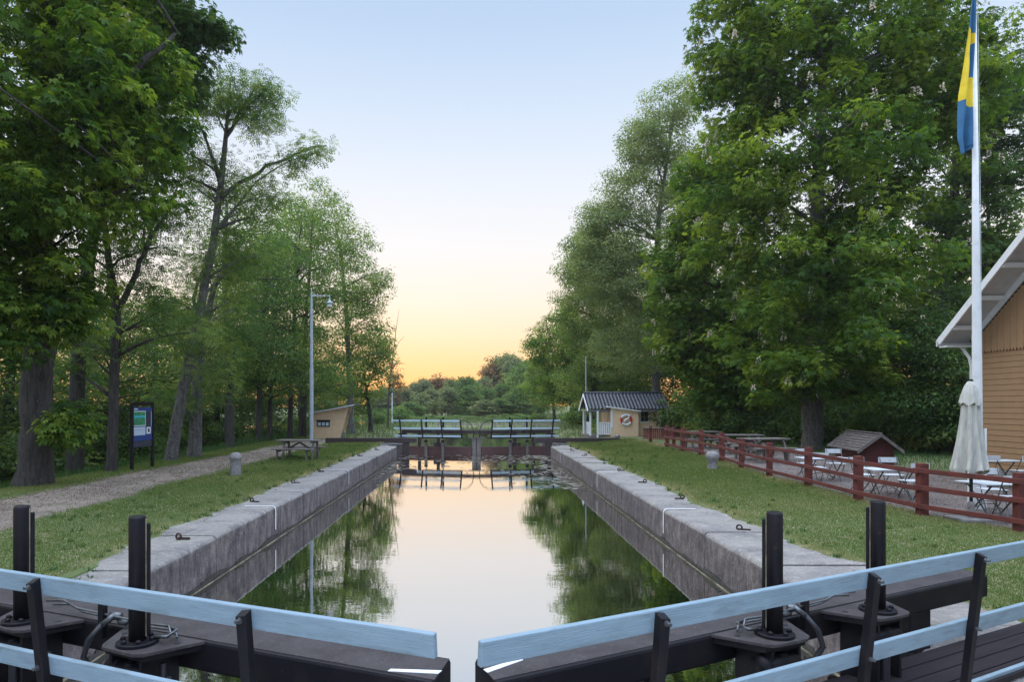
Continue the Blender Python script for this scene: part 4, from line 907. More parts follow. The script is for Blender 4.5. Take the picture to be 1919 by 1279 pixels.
def tree(name,label,cat,base,trunk,blobs,leaf,bark,ncl,lpc,L,kind,seed,limbs=(),group=None,nb=26,cr=(.5,1.0),flat=.6,r0=None,blossom=0,inner=.35,tb=0,jit=.05):
    """base: world x,y,z ; trunk: list (world point, radius) ; blobs: world centre+radii"""
    b=Vector(base); t=thing(name,label,cat,b,0,group); rs=random.Random(seed)
    m=MB(); tp=[Vector(p)-b for p,_ in trunk]; tr=[r for _,r in trunk]
    # refine the trunk
    P=[];Rr=[]
    for i in range(len(tp)-1):
        for k in range(4):
            f=k/4; P.append(tp[i].lerp(tp[i+1],f)+Vector((rs.uniform(-1,1),rs.uniform(-1,1),0))*tr[i]*.10); Rr.append(tr[i]*(1-f)+tr[i+1]*f)
    P.append(tp[-1]);Rr.append(tr[-1]); P[0]=tp[0]-Vector((0,0,.4)); P.insert(1,tp[0].copy()); Rr=[r*.85 for r in Rr]; Rr.insert(0,Rr[0]*1.35); Rr[1]=Rr[1]*1.2
    m.tube(P,Rr,14,jit=jit); 
    for pts,ra,rb in limbs:
        q=[Vector(p)-b for p in pts]; fine_=[]
        for i in range(len(q)-1):
            for k in range(3): fine_.append(q[i].lerp(q[i+1],k/3)+Vector((rs.uniform(-1,1),rs.uniform(-1,1),rs.uniform(-1,1)))*.05)
        fine_.append(q[-1]); m.tube(fine_,list(np.linspace(ra,rb,len(fine_))),8,jit=jit)
    lb=[(x-b.x,y-b.y,z-b.z,rx,ry,rz) for x,y,z,rx,ry,rz in blobs]
    cm,CP=crown_mesh('crown',lb,ncl,lpc,L,kind,leaf,t,seed,cr,flat,inner,base,tb)
    # branches reach from the trunk into the leaf clumps
    src=[(P[i],Rr[i]) for i in range(len(P)) if P[i].z>.8] 
    for pts,ra,rb in limbs: src+=[(Vector(p)-b,ra*.6+rb*.4) for p in pts[1:]]
    pick=rs.sample(range(len(CP)),min(nb,len(CP)))
    for i in pick:
        c=Vector(CP[i]); best=min(src,key=lambda s:(s[0]-c).length+max(0,s[0].z-c.z+.5)*2.5)
        a,ra=best; Ld=(c-a).length; r=min(ra*.55,.03+.014*Ld)
        pts=limb_pts(a,c,.1,6,rs); m.tube(pts,list(np.linspace(r,.012,6)),6)
        e=pts[3]
        for q in range(2):
            j=rs.choice(pick); c2=Vector(CP[j])
            if (c2-e).length<2.0: m.tube(limb_pts(e,c2,.1,5,rs),list(np.linspace(r*.45,.008,5)),5)
    obj('trunk',m,bark,t,smooth=True)
    if blossom:
        g=np.random.default_rng(seed+50); n=blossom; sel=g.choice(len(CP),n); cc=CP.mean(0); od=unit((CP[sel]-cc)*np.array([1,1,.4])); pos=CP[sel]+od*.75*cr[1]+np.array([0,0,.28])
        Vs=[]
        for k in range(26):
            a=g.random(n)*6.28; h=g.random(n)*.34; r=.075*(1-h/.38); q=pos+np.stack([np.cos(a)*r,np.sin(a)*r,h],1)
            ax=unit(np.stack([np.cos(a),np.sin(a),.3+0*a],1)); Vs.append(kites(q,ax,unit(g.normal(size=(n,3))),np.full(n,.07),.5,0))
        o=npmesh('blossom',np.concatenate(Vs),4,M['blossom'],t,g.random(n*26)); o['kind']='stuff'
    return t
def bl(px,py,Y,rx,rz,ry): 
    s=Y/FP; p=pp(px,py,Y); return (p.x,p.y,p.z,rx*s,ry,rz*s)
def TP(lst,Y): return [(pp(a,b,Y),r) for a,b,r in lst]
def LP(lst,Y): return [pp(a,b,Y+(c[0] if c else 0)) for a,b,*c in lst]
def bz(x,y): return float(gz(x,y))
# left bank, nearest horse chestnut
Y=18; bx_=(62-HX)/FP*Y
tree('horse_chestnut','massive horse chestnut with thick furrowed trunk at the left edge','tree',(bx_,Y,bz(bx_,Y)),[(Vector((bx_,Y,bz(bx_,Y))),.50)]+TP([(70,800,.46),(72,650,.43),(76,450,.38),(78,250,.34),(90,60,.25),(90,-150,.1)],Y),
  [bl(60,90,18,230,220,4.2),bl(190,300,17.6,120,170,2.6),bl(230,180,17.5,90,150,2.2),bl(20,440,16.4,130,170,1.8),bl(-80,250,15.5,200,260,3),bl(90,-170,18,250,200,5),bl(120,560,17.2,52,90,.9),bl(40,600,16.6,70,90,1.0),bl(125,790,17.4,16,36,.3)],
  M['chest'],M['bark'],860,38,.15,'palm',11,limbs=[(LP([(78,300,0),(180,200,-.5),(280,110,-.5),(330,60,0)],Y),.14,.04),(LP([(76,450),(160,390,-.4),(250,350,-.6)],Y),.12,.03)],nb=60,cr=(.32,.75),inner=.5,tb=.05,blossom=6)
tree('chestnut_limb_tree','horse chestnut behind the massive one, its thin sprays reaching into the open sky','tree',(-13.5,23,bz(-13.5,23)),[(Vector((-13.5,23,bz(-13.5,23))),.3)]+TP([(150,600,.26),(190,350,.2),(230,120,.14),(250,-80,.06)],23),
  [bl(290,60,22,60,90,1.6),bl(350,40,22,45,55,1.2),bl(395,62,22,36,22,.6),bl(340,150,22,40,40,1),bl(260,200,22,70,110,1.6),bl(300,280,22,40,80,1.0),bl(190,60,22,90,160,3)],M['chestd'],M['barkd'],300,34,.15,'palm',12,limbs=[(LP([(230,120),(300,110),(350,90),(410,70)],22),.07,.015),(LP([(300,110),(330,180),(350,150)],22),.04,.012)],nb=34,cr=(.35,.7))
ASH=dict(kind='pinn',leaf=M['ash'],bark=M['barkg'])
Y=21.3; x=(208-HX)/FP*Y
tree('ash_tree','ash tree with a thin forked trunk just left of the information board','tree',(x,Y,bz(x,Y)),[(Vector((x,Y,bz(x,Y))),.19)]+TP([(214,750,.17),(218,590,.17),(203,480,.11),(190,370,.07),(185,280,.03)],Y),
  [bl(215,420,21.5,95,90,1.8),bl(300,400,22,60,70,1.6),bl(270,600,21.5,110,70,1.8),bl(170,640,22,70,60,1.6),bl(250,500,22,80,60,1.8)],M['ash'],M['barkd'],170,32,.18,'pinn',21,limbs=[(LP([(218,585),(245,530),(270,470),(322,385)],Y),.11,.04)],nb=30,cr=(.4,.8),tb=-.12)
Y=25.2; x=(320-HX)/FP*Y
tree('tall_ash_tree','tallest ash on the left bank, pale leaning trunk and sparse spreading crown','tree',(x,Y,bz(x,Y)),[(Vector((x,Y,bz(x,Y))),.26)]+TP([(345,720,.22),(372,590,.20),(398,460,.16),(412,360,.14),(424,250,.09),(432,150,.04)],Y),
  [bl(450,185,25,62,50,1.6),bl(395,190,25,40,50,1.4),bl(500,170,25,26,26,.9),bl(490,230,25,36,26,1),bl(590,277,25,28,12,.6),bl(535,300,25,40,16,.8),bl(350,260,25.4,40,80,1.2),bl(400,330,25.4,60,50,1.4),bl(480,370,25.4,60,50,1.5),bl(400,470,25.4,80,60,1.6),bl(340,600,25,90,60,1.6),bl(390,690,24.8,60,50,1.4)],
  M['ash'],M['barkg'],400,26,.18,'pinn',22,limbs=[(LP([(412,370),(450,345),(500,312),(560,288),(612,272)],Y),.10,.02),(LP([(414,350),(395,290),(372,230),(360,180)],Y),.08,.02),(LP([(424,260),(450,210),(480,160),(505,150)],Y),.06,.015),(LP([(398,440),(440,390),(480,340)],Y),.07,.02)],nb=44,cr=(.35,.75),tb=.0)
Y=27.5; x=(364-HX)/FP*Y
tree('ash_tree','leaning ash with a split grey trunk, second right of the information board','tree',(x,Y,bz(x,Y)),[(Vector((x,Y,bz(x,Y))),.30)]+TP([(370,740,.26),(378,640,.24),(400,540,.13),(440,470,.07)],Y),
  [bl(420,560,28,90,80,2.2),bl(370,620,28,80,70,2),bl(460,470,28,60,70,1.8),bl(350,740,27,50,40,1.2)],M['ash'],M['barkg'],170,32,.18,'pinn',23,limbs=[(LP([(378,640),(365,560),(385,480)],Y),.12,.03)],nb=26,cr=(.4,.85),tb=-.1)
Y=33; x=(430-HX)/FP*Y
tree('maple_tree','straight stout-trunked maple standing alone between the board and kiosk','tree',(x,Y,bz(x,Y)),[(Vector((x,Y,bz(x,Y))),.26)]+TP([(430,740,.24),(427,640,.2),(420,500,.15),(425,380,.07)],Y),
  [bl(440,420,33,80,80,2.5),bl(470,540,33,90,80,2.8),bl(400,660,33,100,60,2.8),bl(480,660,33,60,50,2)],M['chestd'],M['barkd'],250,52,.14,'simple',24,nb=34,cr=(.4,.9))
row=[(485,'slim dark trunk nearest the maple, left of a close pair',38),(505,'slim dark trunk, right of a close pair left of the kiosk',39.5),(543,'slim dark-trunked tree directly left of the kiosk roof',41.5),(566,'tree with a thick forked trunk standing behind the lamp post',44)]
for i,(px,lb,Y) in enumerate(row):
    x=(px-HX)/FP*Y; top=[400,430,360,330][i]
    tree('woodland_tree',lb,'tree',(x,Y,bz(x,Y)),[(Vector((x,Y,bz(x,Y))),[.2,.17,.2,.3][i])]+TP([(px+2,720,[.17,.14,.16,.26][i]),(px+8,600,.13),(px+16,max(480,top+110),.1),(px+20,top+70,.03)],Y),
      [bl(px+22,top+80,Y,78,66,3),bl(px-40,top+150,Y,60,55,2.6),bl(px+30,top+190,Y,85,80,3),bl(px-20,top+250,Y,80,70,3),bl(px+40,700,Y,70,45,2.6)],M['ash'],M['barkd'],260,54,.15,'simple',31+i,nb=34,cr=(.4,.9),group='slim trees along the left path',tb=[-.15,-.1,-.02,.05][i])
tree('broad_ash_tree','broad pale-green ash spreading over the lamp head on the left bank','tree',(-9.2,50,bz(-9.2,50)),[(Vector((-9.2,50,bz(-9.2,50))),.28)]+TP([(655,720,.24),(650,600,.2),(640,480,.12),(625,400,.03)],50),
  [bl(600,380,50,56,42,2.8),bl(560,430,50,50,50,2.8),bl(652,455,50,50,50,2.8),bl(685,530,50,40,42,2.4),bl(655,530,50,62,60,3),bl(640,630,50,85,60,3.4),bl(610,700,50,80,50,3),bl(690,600,50,38,60,2.4)],M['ash'],M['barkg'],480,70,.16,'simple',41,nb=50,cr=(.45,.95),tb=.12)
tree('small_roadside_tree','small crooked tree with a short dark trunk right of the kiosk','tree',(-8.3,53,bz(-8.3,53)),[(Vector((-8.3,53,bz(-8.3,53))),.24)]+TP([(694,780,.2),(688,740,.12),(680,690,.06)],53),
  [bl(700,690,53,38,50,2.2),bl(672,740,53,34,34,2),bl(715,640,53,22,36,1.5)],M['ash'],M['barkd'],150,34,.22,'simple',42,nb=30,cr=(.4,.8),tb=.15)
tree('sunset_edge_tree','thin half-bare tree glowing rusty against the sunset on the left','tree',(-8.7,66,-.2),[(Vector((-8.7,66,-.2)),.12)]+TP([(728,740,.1),(735,680,.07),(742,620,.03),(748,580,.012)],66),
  [bl(738,700,66,18,28,1.6),bl(745,725,66,14,12,1.4),bl(728,650,66,10,22,1.2)],M['rust'],M['barkd'],50,26,.2,'simple',43,limbs=[(LP([(738,660),(748,640),(757,630)],66),.03,.01),(LP([(735,690),(748,680),(760,682)],66),.03,.01)],nb=22,cr=(.3,.6))
# right bank
Y=29.3; x=(1524-HX)/FP*Y
tree('horse_chestnut','enormous flowering horse chestnut towering over the cafe terrace','tree',(x,Y,bz(x,Y)),[(Vector((x,Y,bz(x,Y))),.50)]+TP([(1522,800,.50),(1520,740,.50),(1528,500,.36),(1540,200,.24),(1545,-50,.1)],Y),
  [bl(1560,60,29,215,170,5.0),bl(1540,300,27.8,190,190,4.6),bl(1520,560,28,165,150,4.2),bl(1385,150,29,85,150,2.6),bl(1420,60,29,120,110,3),bl(1690,220,29.5,130,190,4),bl(1390,380,28.8,80,130,2.4),bl(1640,500,28.5,120,130,3.4),bl(1560,-200,29,220,150,5),bl(1480,690,27.6,105,60,2.4),bl(1600,700,28.4,110,60,2.6),bl(1790,140,30,90,120,3)],
  M['chest'],M['barkg'],1650,42,.165,'palm',51,nb=80,cr=(.38,.95),inner=.5,blossom=260,tb=.05)
tree('horse_chestnut','dark horse chestnut behind the flagpole with sky showing through its edge','tree',(22.5,34,0),[(Vector((22.5,34,0)),.4)]+TP([(1760,600,.33),(1790,350,.24),(1800,120,.1)],34),
  [bl(1820,200,34,80,120,3),bl(1870,300,34,50,90,2.4),bl(1790,420,34,75,110,3),bl(1890,170,34,30,60,1.6),bl(1760,600,34,80,100,3),bl(1870,470,34,36,40,1.6)],M['chestd'],M['bark'],470,36,.165,'palm',52,nb=56,cr=(.38,.85))
Y=37; x=14
tree('horse_chestnut','horse chestnut between the cottage and the enormous flowering one','tree',(x,Y,.1),[(Vector((x,Y,.1)),.38)]+TP([(1385,650,.3),(1350,450,.2),(1340,280,.08)],Y),
  [bl(1330,340,37,60,100,2.8),bl(1310,500,37,80,110,3.2),bl(1340,640,37,100,90,3.4),bl(1410,600,37,70,110,3),bl(1380,740,36,90,34,2.4),bl(1270,600,37,50,70,2.4),bl(1275,480,37,46,70,2.2),bl(1290,650,37,50,50,2.4)],M['chest'],M['bark'],760,40,.17,'palm',53,nb=40,cr=(.4,.95),inner=.5,blossom=60,tb=.03)
tree('lime_tree','tall pale airy lime tree rising behind the cottage','tree',(12.2,47,.1),[(Vector((12.2,47,.1)),.36)]+TP([(1225,600,.3),(1235,400,.18),(1265,200,.06)],47),
  [bl(1270,185,47,48,45,2.2),bl(1235,270,47,60,55,2.6),bl(1180,340,47,55,60,2.6),bl(1270,350,47,70,80,3),bl(1170,440,47,75,60,3.2),bl(1130,410,47,45,45,2.2),bl(1200,530,47,100,70,3.6),bl(1285,480,47,60,90,3),bl(1140,520,47,70,70,3),bl(1110,470,47,44,44,2.2),bl(1190,640,47,90,60,3),bl(1200,260,47,38,44,2)],M['pale'],M['barkg'],1300,84,.15,'simple',54,nb=60,cr=(.45,1.0),tb=.0)
tree('lime_tree','rounded green lime tree left of the cottage roof, above the thin pole','tree',(9.4,56,.1),[(Vector((9.4,56,.1)),.34)]+TP([(1110,700,.28),(1115,560,.2),(1120,440,.06)],56),
  [bl(1110,470,56,45,50,2.6),bl(1120,560,56,62,60,3.2),bl(1130,660,56,75,60,3.4),bl(1180,620,56,60,70,3),bl(1090,600,56,50,55,2.8),bl(1080,720,56,36,30,2),bl(1150,500,56,60,60,3),bl(1085,520,56,36,44,2.4),bl(1160,720,56,70,40,3)],M['ash'],M['barkd'],800,84,.17,'simple',55,nb=40,cr=(.5,1.05),tb=.16)
tree('oak_tree','low spreading oak leaning over the far water on the right','tree',(9.6,70,-.1),[(Vector((9.6,70,-.1)),.3)]+TP([(1070,740,.26),(1060,660,.16),(1050,590,.06)],70),
  [bl(1050,600,70,42,40,3),bl(1045,660,70,55,45,3.4),bl(1065,720,70,48,40,3),bl(1010,650,70,26,34,2.4),bl(1090,640,70,36,60,3),bl(1085,720,70,50,40,3),bl(1020,720,70,34,34,2.6)],M['chest'],M['barkd'],440,76,.20,'simple',56,nb=34,cr=(.5,1.1),tb=.05)
tree('willow_tree','pale green tree at the right end of the far shore','tree',(10.2,92,-.2),[(Vector((10.2,92,-.2)),.26)]+TP([(1035,740,.2),(1030,690,.1),(1026,650,.04)],92),
  [bl(1022,690,92,32,36,3),bl(1035,740,92,40,34,3.4),bl(1000,725,92,22,30,2.6)],M['ash'],M['barkd'],280,60,.22,'simple',57,nb=20,cr=(.5,1.1),tb=.25)
# ---- shared background woodland ----
def proto_tree(seed,H,Wd,leaf,label,low=1.2,name='woodland_tree',ncl=190,lpc=76,L=.19):
    return tree(name,label,'tree',(0,0,0),[(Vector((0,0,0)),.26),(Vector((.1,.1,H*.3)),.2),(Vector((-.1,.2,H*.65)),.12),(Vector((0,0,H*.92)),.04)],
      [(0,0,H*.55,Wd*.7,Wd*.7,H*.38),(Wd*.35,0,H*.4,Wd*.5,Wd*.5,H*.26),(-Wd*.35,.3,H*.45,Wd*.5,Wd*.5,H*.28),(0,-.3,H*.78,Wd*.42,Wd*.42,H*.2),(.2,0,low+H*.12,Wd*.6,Wd*.6,H*.12)],
      leaf,M['barkd'],ncl,lpc,L,'simple',seed,nb=24,cr=(.5,1.15),inner=.4)
def place(pr,first,x,y,z,sc_,rz,label,group):
    t=pr if first else copy_tree(pr)
    t.location=(x,y,z); t.rotation_euler=(0,0,rz); t.scale=(sc_[0],sc_[0],sc_[1]); t['label']=label; t['group']=group; return t
pa=proto_tree(71,13,4.6,M['chestd'],'x'); pb=proto_tree(72,12,4.2,M['ash'],'x')
LW='dense dark woodland tree in the wood behind the left row'
spots=[(-19,20,1.0),(-18.5,27,1.05),(-17.5,33,.95),(-18.5,39,1.0),(-17,45,1.0),(-25,24,1.15),(-25,33,1.1),(-24,42,1.1),(-16.5,52,.95),(-23,52,1.1),(-15.5,60,.95),(-21,16.5,.95),(-14.5,70,.85),(-27,14,1.1),(-22,64,1.0)]
for i,(x,y,k) in enumerate(spots):
    place(pa if i%2==0 else pb,i<2,x,y,bz(x,y)-.1,(k,k*random.uniform(.62,.85)),random.uniform(0,6.28),LW,'woodland trees behind the left row')
RW='dense dark woodland tree in the wood behind the cottage and chestnuts'
for i,(x,y,k) in enumerate([(19,40,1.1),(16,45,1.15),(22,46,1.3),(28,38,1.2),(27,47,1.3),(17,54,1.2),(14.5,62,1.1),(22,60,1.3),(13.5,74,1.05),(18,82,1.1),(33,44,1.3),(20.5,35.5,.8),(14,90,1.1)]):
    place(pa if i%2 else pb,False,x,y,0,(k,k*random.uniform(.85,1.0)),random.uniform(0,6.28),RW,'woodland trees on the right bank')
for i,(x,y,k,lb) in enumerate([(-12.5,5.5,1.15,'unseen shade tree added on the left bank beside the near gate'),(-10.5,-4,1.15,'unseen shade tree added behind the viewpoint on the left bank'),(12.0,1.5,1.1,'unseen shade tree added on the right bank beside the near gate'),(9.5,-7,1.2,'unseen shade tree added behind the viewpoint on the right bank')]):
    t=place(pa,False,x,y,0,(k,k),1.3*i,lb,'unseen shade trees around the viewpoint')  # trees added out of view to darken the foreground
# ---- shrubs ----
def proto_bush(seed,leaf,H,Wd,kind='simple',L=.13,ncl=80,lpc=80):
    return tree('shrub','x','shrub',(0,0,0),[(Vector((0,0,0)),.05),(Vector((.05,0,H*.4)),.035),(Vector((0,0,H*.8)),.015)],
      [(0,0,H*.5,Wd,Wd,H*.46),(Wd*.5,.2,H*.35,Wd*.7,Wd*.7,H*.33),(-Wd*.5,-.2,H*.38,Wd*.7,Wd*.7,H*.35)],leaf,M['barkd'],ncl,lpc,L,kind,seed,nb=10,cr=(.3,.6),inner=.6)
ba=proto_bush(81,M['chestd'],2.2,1.5); bb=proto_bush(82,M['ash'],1.8,1.3,L=.16)
BL='dark undergrowth shrub between the trunks of the left wood'
for i,(x,y,k) in enumerate([(-16,22,1.1),(-16.8,26,1.3),(-15.8,30.5,1.1),(-16.5,35,1.2),(-15.5,41,1.1),(-17,18,1.4),(-15.8,15.5,1.2),(-20,30,1.6),(-20,37,1.6),(-14.5,48,1.0),(-14.5,56,1.1),(-19,46,1.5),(-18.5,22,1.6),(-12.5,64,1.0),(-11.5,76,1.2),(-10.5,88,1.3)]):
    place(ba if i%2==0 else bb,i<2,x,y,bz(x,y)-.1,(k,k),random.uniform(0,6.28),BL,'undergrowth shrubs on the left')
BR='green shrub under the trees behind the red fence'
for i,(x,y,k) in enumerate([(13.2,35.5,1.0),(14.6,35,1.1),(13.6,38,1.4),(16.4,33.5,1.2),(17.5,29.5,1.1),(18.2,26.5,1.2),(19.8,31,1.7),(20.5,27.5,1.5),(13,41.5,1.6),(15.5,39.5,1.8),(11.2,46,1.2),(9.6,48,1.0),(11.5,54,1.6),(16.6,36.5,1.5),(22.5,29,1.8),(17.6,22.8,.7),(13.0,36.8,.7),(18.5,35,2.0),(21,24,1.3),(24,26,1.8),(9.5,62,1.3)]):
    place(bb if i%3 else ba,False,x,y,bz(x,y)-.1,(k,k),random.uniform(0,6.28),BR,'shrubs behind the red fence')
tree('leaning_tree','small dark tree with a leaning trunk between the hut and parasol','tree',(17.6,26,0),[(Vector((17.6,26,0)),.2)]+TP([(1790,800,.15),(1812,740,.11),(1800,650,.05)],26),
  [bl(1790,690,26,60,60,1.8),bl(1740,740,26,55,50,1.6),bl(1800,770,26.5,36,40,1.2),bl(1740,640,26.5,70,60,1.8)],M['chestd'],M['barkd'],200,60,.14,'simple',58,nb=24,cr=(.4,.8))
# ---- far trees beyond the water ----
fa=proto_tree(91,9,3.6,M['far'],'x',.6,'far_tree',150,40,.42); fb=proto_tree(92,8,3.8,M['ash'],'x',.4,'far_tree',150,40,.42); fr=proto_tree(93,9,3.4,M['rust'],'x',1,'far_tree',120,40,.42)
FL=[('rounded green tree on the far shore',fb),('grey-green tree in the far tree belt',fa),('reddish-leaved tree catching the last light on the far shore',fr)]
used=set()
far=[(760,735,150,1),(775,728,158,1),(795,722,160,1),(815,718,165,2),(828,716,166,2),(848,722,150,1),(868,716,140,0),(885,722,150,0),(905,720,158,1),(925,692,170,2),(940,688,172,1),(958,684,168,1),(965,690,165,1),(975,700,150,0),(745,742,150,2),(735,735,150,1),(720,735,150,1),(700,740,150,1),(810,738,140,1),(840,735,136,1),(915,735,140,0),(945,728,142,0),(880,730,134,0),(788,745,134,1),(990,700,140,0),(1000,690,130,0),(980,730,120,0),(960,745,122,0),(935,752,120,0),(910,756,118,1),(770,757,120,0),(660,730,150,1),(620,735,150,1),(580,740,150,1)]
for i,(px,top,Yd,k) in enumerate(far):
    H=(760-top)/FP*Yd+2.2; lb,pr=FL[k]; base_h={0:8*.97,1:9*.97,2:9*.97}[k]; s=H/base_h*1.22
    place(pr,k not in used,(px-HX)/FP*Yd,Yd,-.2,(max(s*1.0,.85),s),random.uniform(0,6.28),lb,['round trees on the far shore','grey-green trees of the far belt','reddish trees of the far belt'][k]); used.add(k)
fs_=[(805,768,106),(855,770,104),(880,772,102),(925,768,106),(950,766,108),(975,762,104),(830,773,100),(900,774,102),(765,772,102),(785,774,100),(960,772,98),(990,768,98),(1010,760,96),(742,772,104)]
for i,(px,top,Yd) in enumerate(fs_):
    s=((760-top)/FP*Yd+2.4)/2.2*1.0; place(bb,False,(px-HX)/FP*Yd,Yd,-.3,(.9,max(s*.62,.3)),random.uniform(0,6.28),'low shore bush at the edge of the far water','bushes on the far shore')
# ---------------- grass, reeds, floating leaves ----------------
def blades(name,pts,h0,h1,w,m,label,cat,dry=None,tb=.4):
    g=np.random.default_rng(len(pts)); n=len(pts); a=g.random(n)*6.28; h=g.uniform(h0,h1,n)*pts[:,3]; ww=w*pts[:,3]
    sd=np.stack([np.cos(a),np.sin(a),0*a],1)*ww[:,None]; ln=g.normal(size=(n,3))*.35*h[:,None]; ln[:,2]=h
    b=pts[:,:3]; V=np.stack([b-sd,b+sd,b+ln],1); t=np.clip(tb+.2*g.normal(size=n)+(dry if dry is not None else 0),0,1)
    o=npmesh(name,V,3,m,None,t); return tag(o,label,cat,None,'stuff')
def scatter(n,x0,x1,y0,y1,pw=1.0):
    u=rng.random(n); y=y0*(y1/y0)**(u**pw); x=rng.uniform(x0,x1,n); return x,y
def lawn(n,x0,x1,y0,y1,ok):
    x,y=scatter(n,x0,x1,y0,y1); k=ok(x,y); x=x[k];y=y[k]; z=ground_z(x,y); return np.stack([x,y,z-.004,np.clip(y/14,.8,2.4)],1)
eL=lambda y:-5.10+.13*wob(0*y+3,y*1.7)+.07*fine(0*y,y*.9)+.5*ss(9.3,7.6,y)
eR=lambda y:4.70+.16*wob(0*y+1,y*1.4,2)+.08*fine(0*y,y*1.1,1)+.55*ss(9.8,8.2,y)
pl=lawn(190000,-8.6,-5.0,6,42,lambda x,y:(x<eL(y)+.10-.22*rng.random(len(x)))&(x>path_in(y)-.35+.7*rng.random(len(x))**.6))
pl2=lawn(80000,-11.9,-10.0,7,44,lambda x,y:(x<path_out(y)+.35-.75*rng.random(len(x))**.6))
pr_=lawn(300000,4.5,9.8,5.5,38,lambda x,y:(x>eR(y)-.10+.22*rng.random(len(x)))&(x<fence_x(y)+.10+.3*rng.random(len(x))))
P=np.concatenate([pl,pl2,pr_]); e=np.where(P[:,0]<0,P[:,0]*0-eL(P[:,1])*0+np.abs(P[:,0]-eL(P[:,1])),np.minimum(np.abs(P[:,0]-eR(P[:,1])),np.abs(P[:,0]-fence_x(P[:,1]))))
dry=.55*np.exp(-e/.28)+.30*np.clip(wob(P[:,0]*.9,P[:,1]*.8,5),-.35,1)+.10*wob(P[:,0]*5.1,P[:,1]*4.3,2)-.05; P[:,3]*=1+.3*np.exp(-e/.12)+.15*wob(P[:,0]*3.3,P[:,1]*3.9,8)
blades('lawn_grass',P,.018,.05,.006,M['grassb'],'short mown grass with dry straw patches on both lock banks','grass',dry,.30)
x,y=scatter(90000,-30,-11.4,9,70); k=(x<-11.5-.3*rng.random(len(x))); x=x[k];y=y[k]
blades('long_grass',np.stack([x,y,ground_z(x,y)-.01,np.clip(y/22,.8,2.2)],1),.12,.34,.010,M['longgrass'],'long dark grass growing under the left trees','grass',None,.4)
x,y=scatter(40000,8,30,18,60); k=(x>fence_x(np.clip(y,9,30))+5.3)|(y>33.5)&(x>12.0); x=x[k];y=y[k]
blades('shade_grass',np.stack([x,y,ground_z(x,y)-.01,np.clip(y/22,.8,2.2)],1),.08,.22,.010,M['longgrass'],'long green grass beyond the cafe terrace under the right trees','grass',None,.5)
x=rng.uniform(-60,60,60000); y=rng.uniform(42,128,60000); zz=ground_z(x,y); k=(zz>WZ-.05); x=x[k];y=y[k];zz=zz[k]
blades('bank_grass',np.stack([x,y,zz-.02,np.clip(y/30,1.2,3.2)],1),.12,.26,.022,M['reed'],'pale rough grass and reeds on the banks beyond the far gate','grass',None,.35)
# weeds: taller leafy tufts in the turf and in the coping joints
g=np.random.default_rng(77); n=260; y=6.5*(36/6.5)**g.random(n); x=np.where(g.random(n)<.5,g.uniform(-7.8,-5.0,n),g.uniform(4.5,8.2,n)); ed=g.random(n)<.35
x=np.where(ed,np.where(x<0,eL(y)+g.normal(size=n)*.07,eR(y)+g.normal(size=n)*.07),x); k=(x>path_in(y)-.2)&(x<fence_x(y)); x=x[k];y=y[k]; n=len(x); K=16
xx=np.repeat(x,K)+g.normal(size=n*K)*.03; yy=np.repeat(y,K)+g.normal(size=n*K)*.03
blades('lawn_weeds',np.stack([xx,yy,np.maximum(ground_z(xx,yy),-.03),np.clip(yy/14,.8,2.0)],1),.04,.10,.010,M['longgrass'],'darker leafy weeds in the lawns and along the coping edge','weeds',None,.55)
# clover flowers
x,y=scatter(2600,-7.6,8.2,6.5,22); k=((x<-5.3)|(x>5.0))&(x>-7.7); x=x[k];y=y[k]; g=np.random.default_rng(4); n=len(x)
c=np.stack([x,y,ground_z(x,y)+.035+.015*g.random(n)],1); Vs=[]
for a in range(3): Vs.append(kites(c,unit(g.normal(size=(n,3))),unit(g.normal(size=(n,3))),np.full(n,.011),.5,0))
o=npmesh('clover_flowers',np.concatenate(Vs),4,M['blossom'],None,g.random(n*3)); tag(o,'tiny white clover flowers dotted over the mown grass','flowers',None,'stuff')
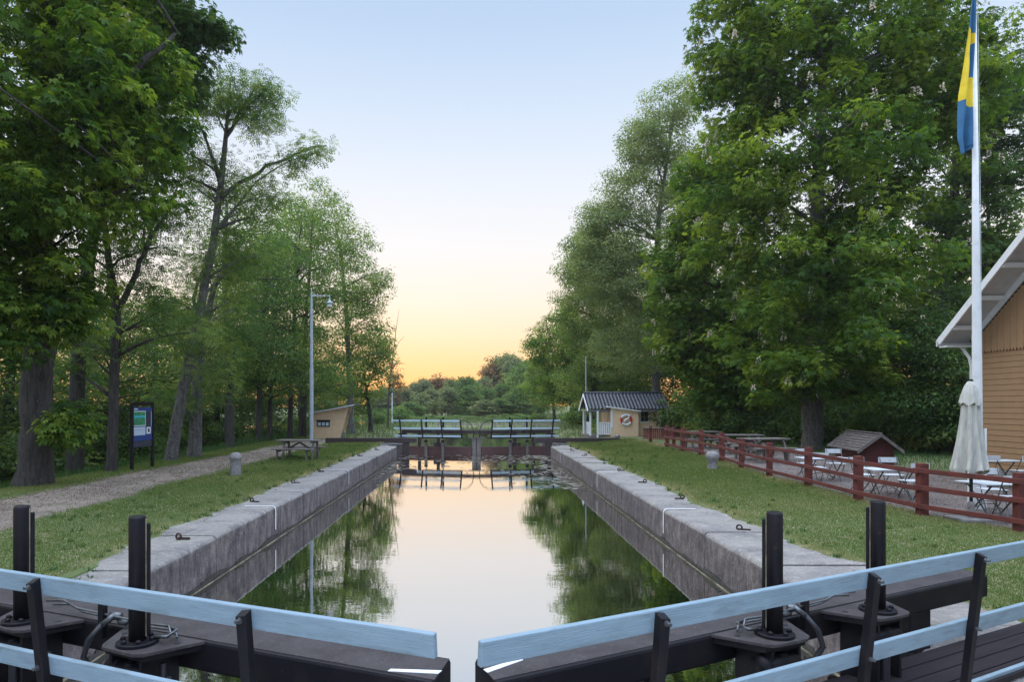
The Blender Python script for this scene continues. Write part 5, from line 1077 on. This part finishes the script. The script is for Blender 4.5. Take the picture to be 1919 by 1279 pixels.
# loose chips on the path and terrace
def chips(name,n,fx0,fx1,y0,y1,zoff,label):
    g=np.random.default_rng(n); y=y0*(y1/y0)**g.random(n); a=fx0(y); b=fx1(y); x=a+(b-a)*g.random(n); k=(g.random(n)<.35)|(wob(x*2.1,y*2.3,6)>0); x=x[k];y=y[k]; n=len(x)
    r=g.uniform(.004,.0105,n)*np.clip(y/12,.9,1.6); c=np.stack([x,y,ground_z(x,y)+zoff+r*.3],1); Vs=[]
    for q in range(3): Vs.append(kites(c-0*r[:,None],unit(g.normal(size=(n,3))*np.array([1,1,.35])),unit(g.normal(size=(n,3))*.4+np.array([0,0,1])),r*2,.45,0))
    o=npmesh(name,np.concatenate(Vs),4,M['chip'],None,np.tile(g.random(n),3)); tag(o,label,'chips',None,'stuff')
chips('path_chips',30000,lambda y:path_out(y)-.1,lambda y:path_in(y)+.15+1.2*ss(30,36,y),8,38,.02,'loose stones and leaf litter strewn over the left gravel path')
chips('terrace_chips',22000,lambda y:fence_x(y)+.2,lambda y:np.minimum(fence_x(y)+5,13.8),9,30,.02,'loose gravel strewn over the cafe terrace')
chips('coping_litter',2600,lambda y:-5.0+0*y,lambda y:-4.3+0*y,8,34,.09,'bits of dry litter on the left coping stones')
# floating leaves
g=np.random.default_rng(9); n=1700; y=37.8-np.abs(g.normal(size=n))*4.2; x=g.uniform(XL-.3,XR+.3,n); y2=g.uniform(22,37.5,n)
side=g.random(n)<.45; x=np.where(side,XR-.1-np.abs(g.normal(size=n))*.9,x); y=np.where(side,y2,y); side2=g.random(n)<.12; x=np.where(side2,XL+.1+np.abs(g.normal(size=n))*.5,x)
k=(y<37.9)&(y>20)&((x>XL+.05)&(x<XR-.05)|(y>35.2))&(wob(x*2.2,y*1.3,3)+.25*g.normal(size=n)>-.05); x=x[k];y=y[k]; n=len(x); r=g.uniform(.03,.10,n); Vs=[]
ang=np.arange(6)*math.pi/3
V=np.stack([np.stack([x+r*math.cos(a)*g.uniform(.7,1.2,n)*1.2,y+r*math.sin(a)*g.uniform(.7,1.2,n),np.full(n,WZ+.005)+g.random(n)*.006],1) for a in ang],1)
o=npmesh('floating_leaves',V,6,M['lily'],None,g.random(n)); tag(o,'scattered floating leaves and pollen on the water before the far gate','floating leaves',None,'stuff')

# ---------------- dusk haze ----------------
HZ=.00035
m=bpy.data.materials.new('haze_air'); m.use_nodes=True; nt=m.node_tree; nt.nodes.clear()
ov=nt.nodes.new('ShaderNodeOutputMaterial'); pv=nt.nodes.new('ShaderNodeVolumePrincipled'); pv.inputs['Color'].default_value=(1,.96,.88,1); pv.inputs['Density'].default_value=HZ; pv.inputs['Anisotropy'].default_value=.3
nt.links.new(pv.outputs[0],ov.inputs['Volume'])
hb=MB(); hb.box(-160,160,-45,260,-4.2,30); tag(obj('haze',hb,m),'thin pale evening haze over the whole canal','haze',None,'stuff')
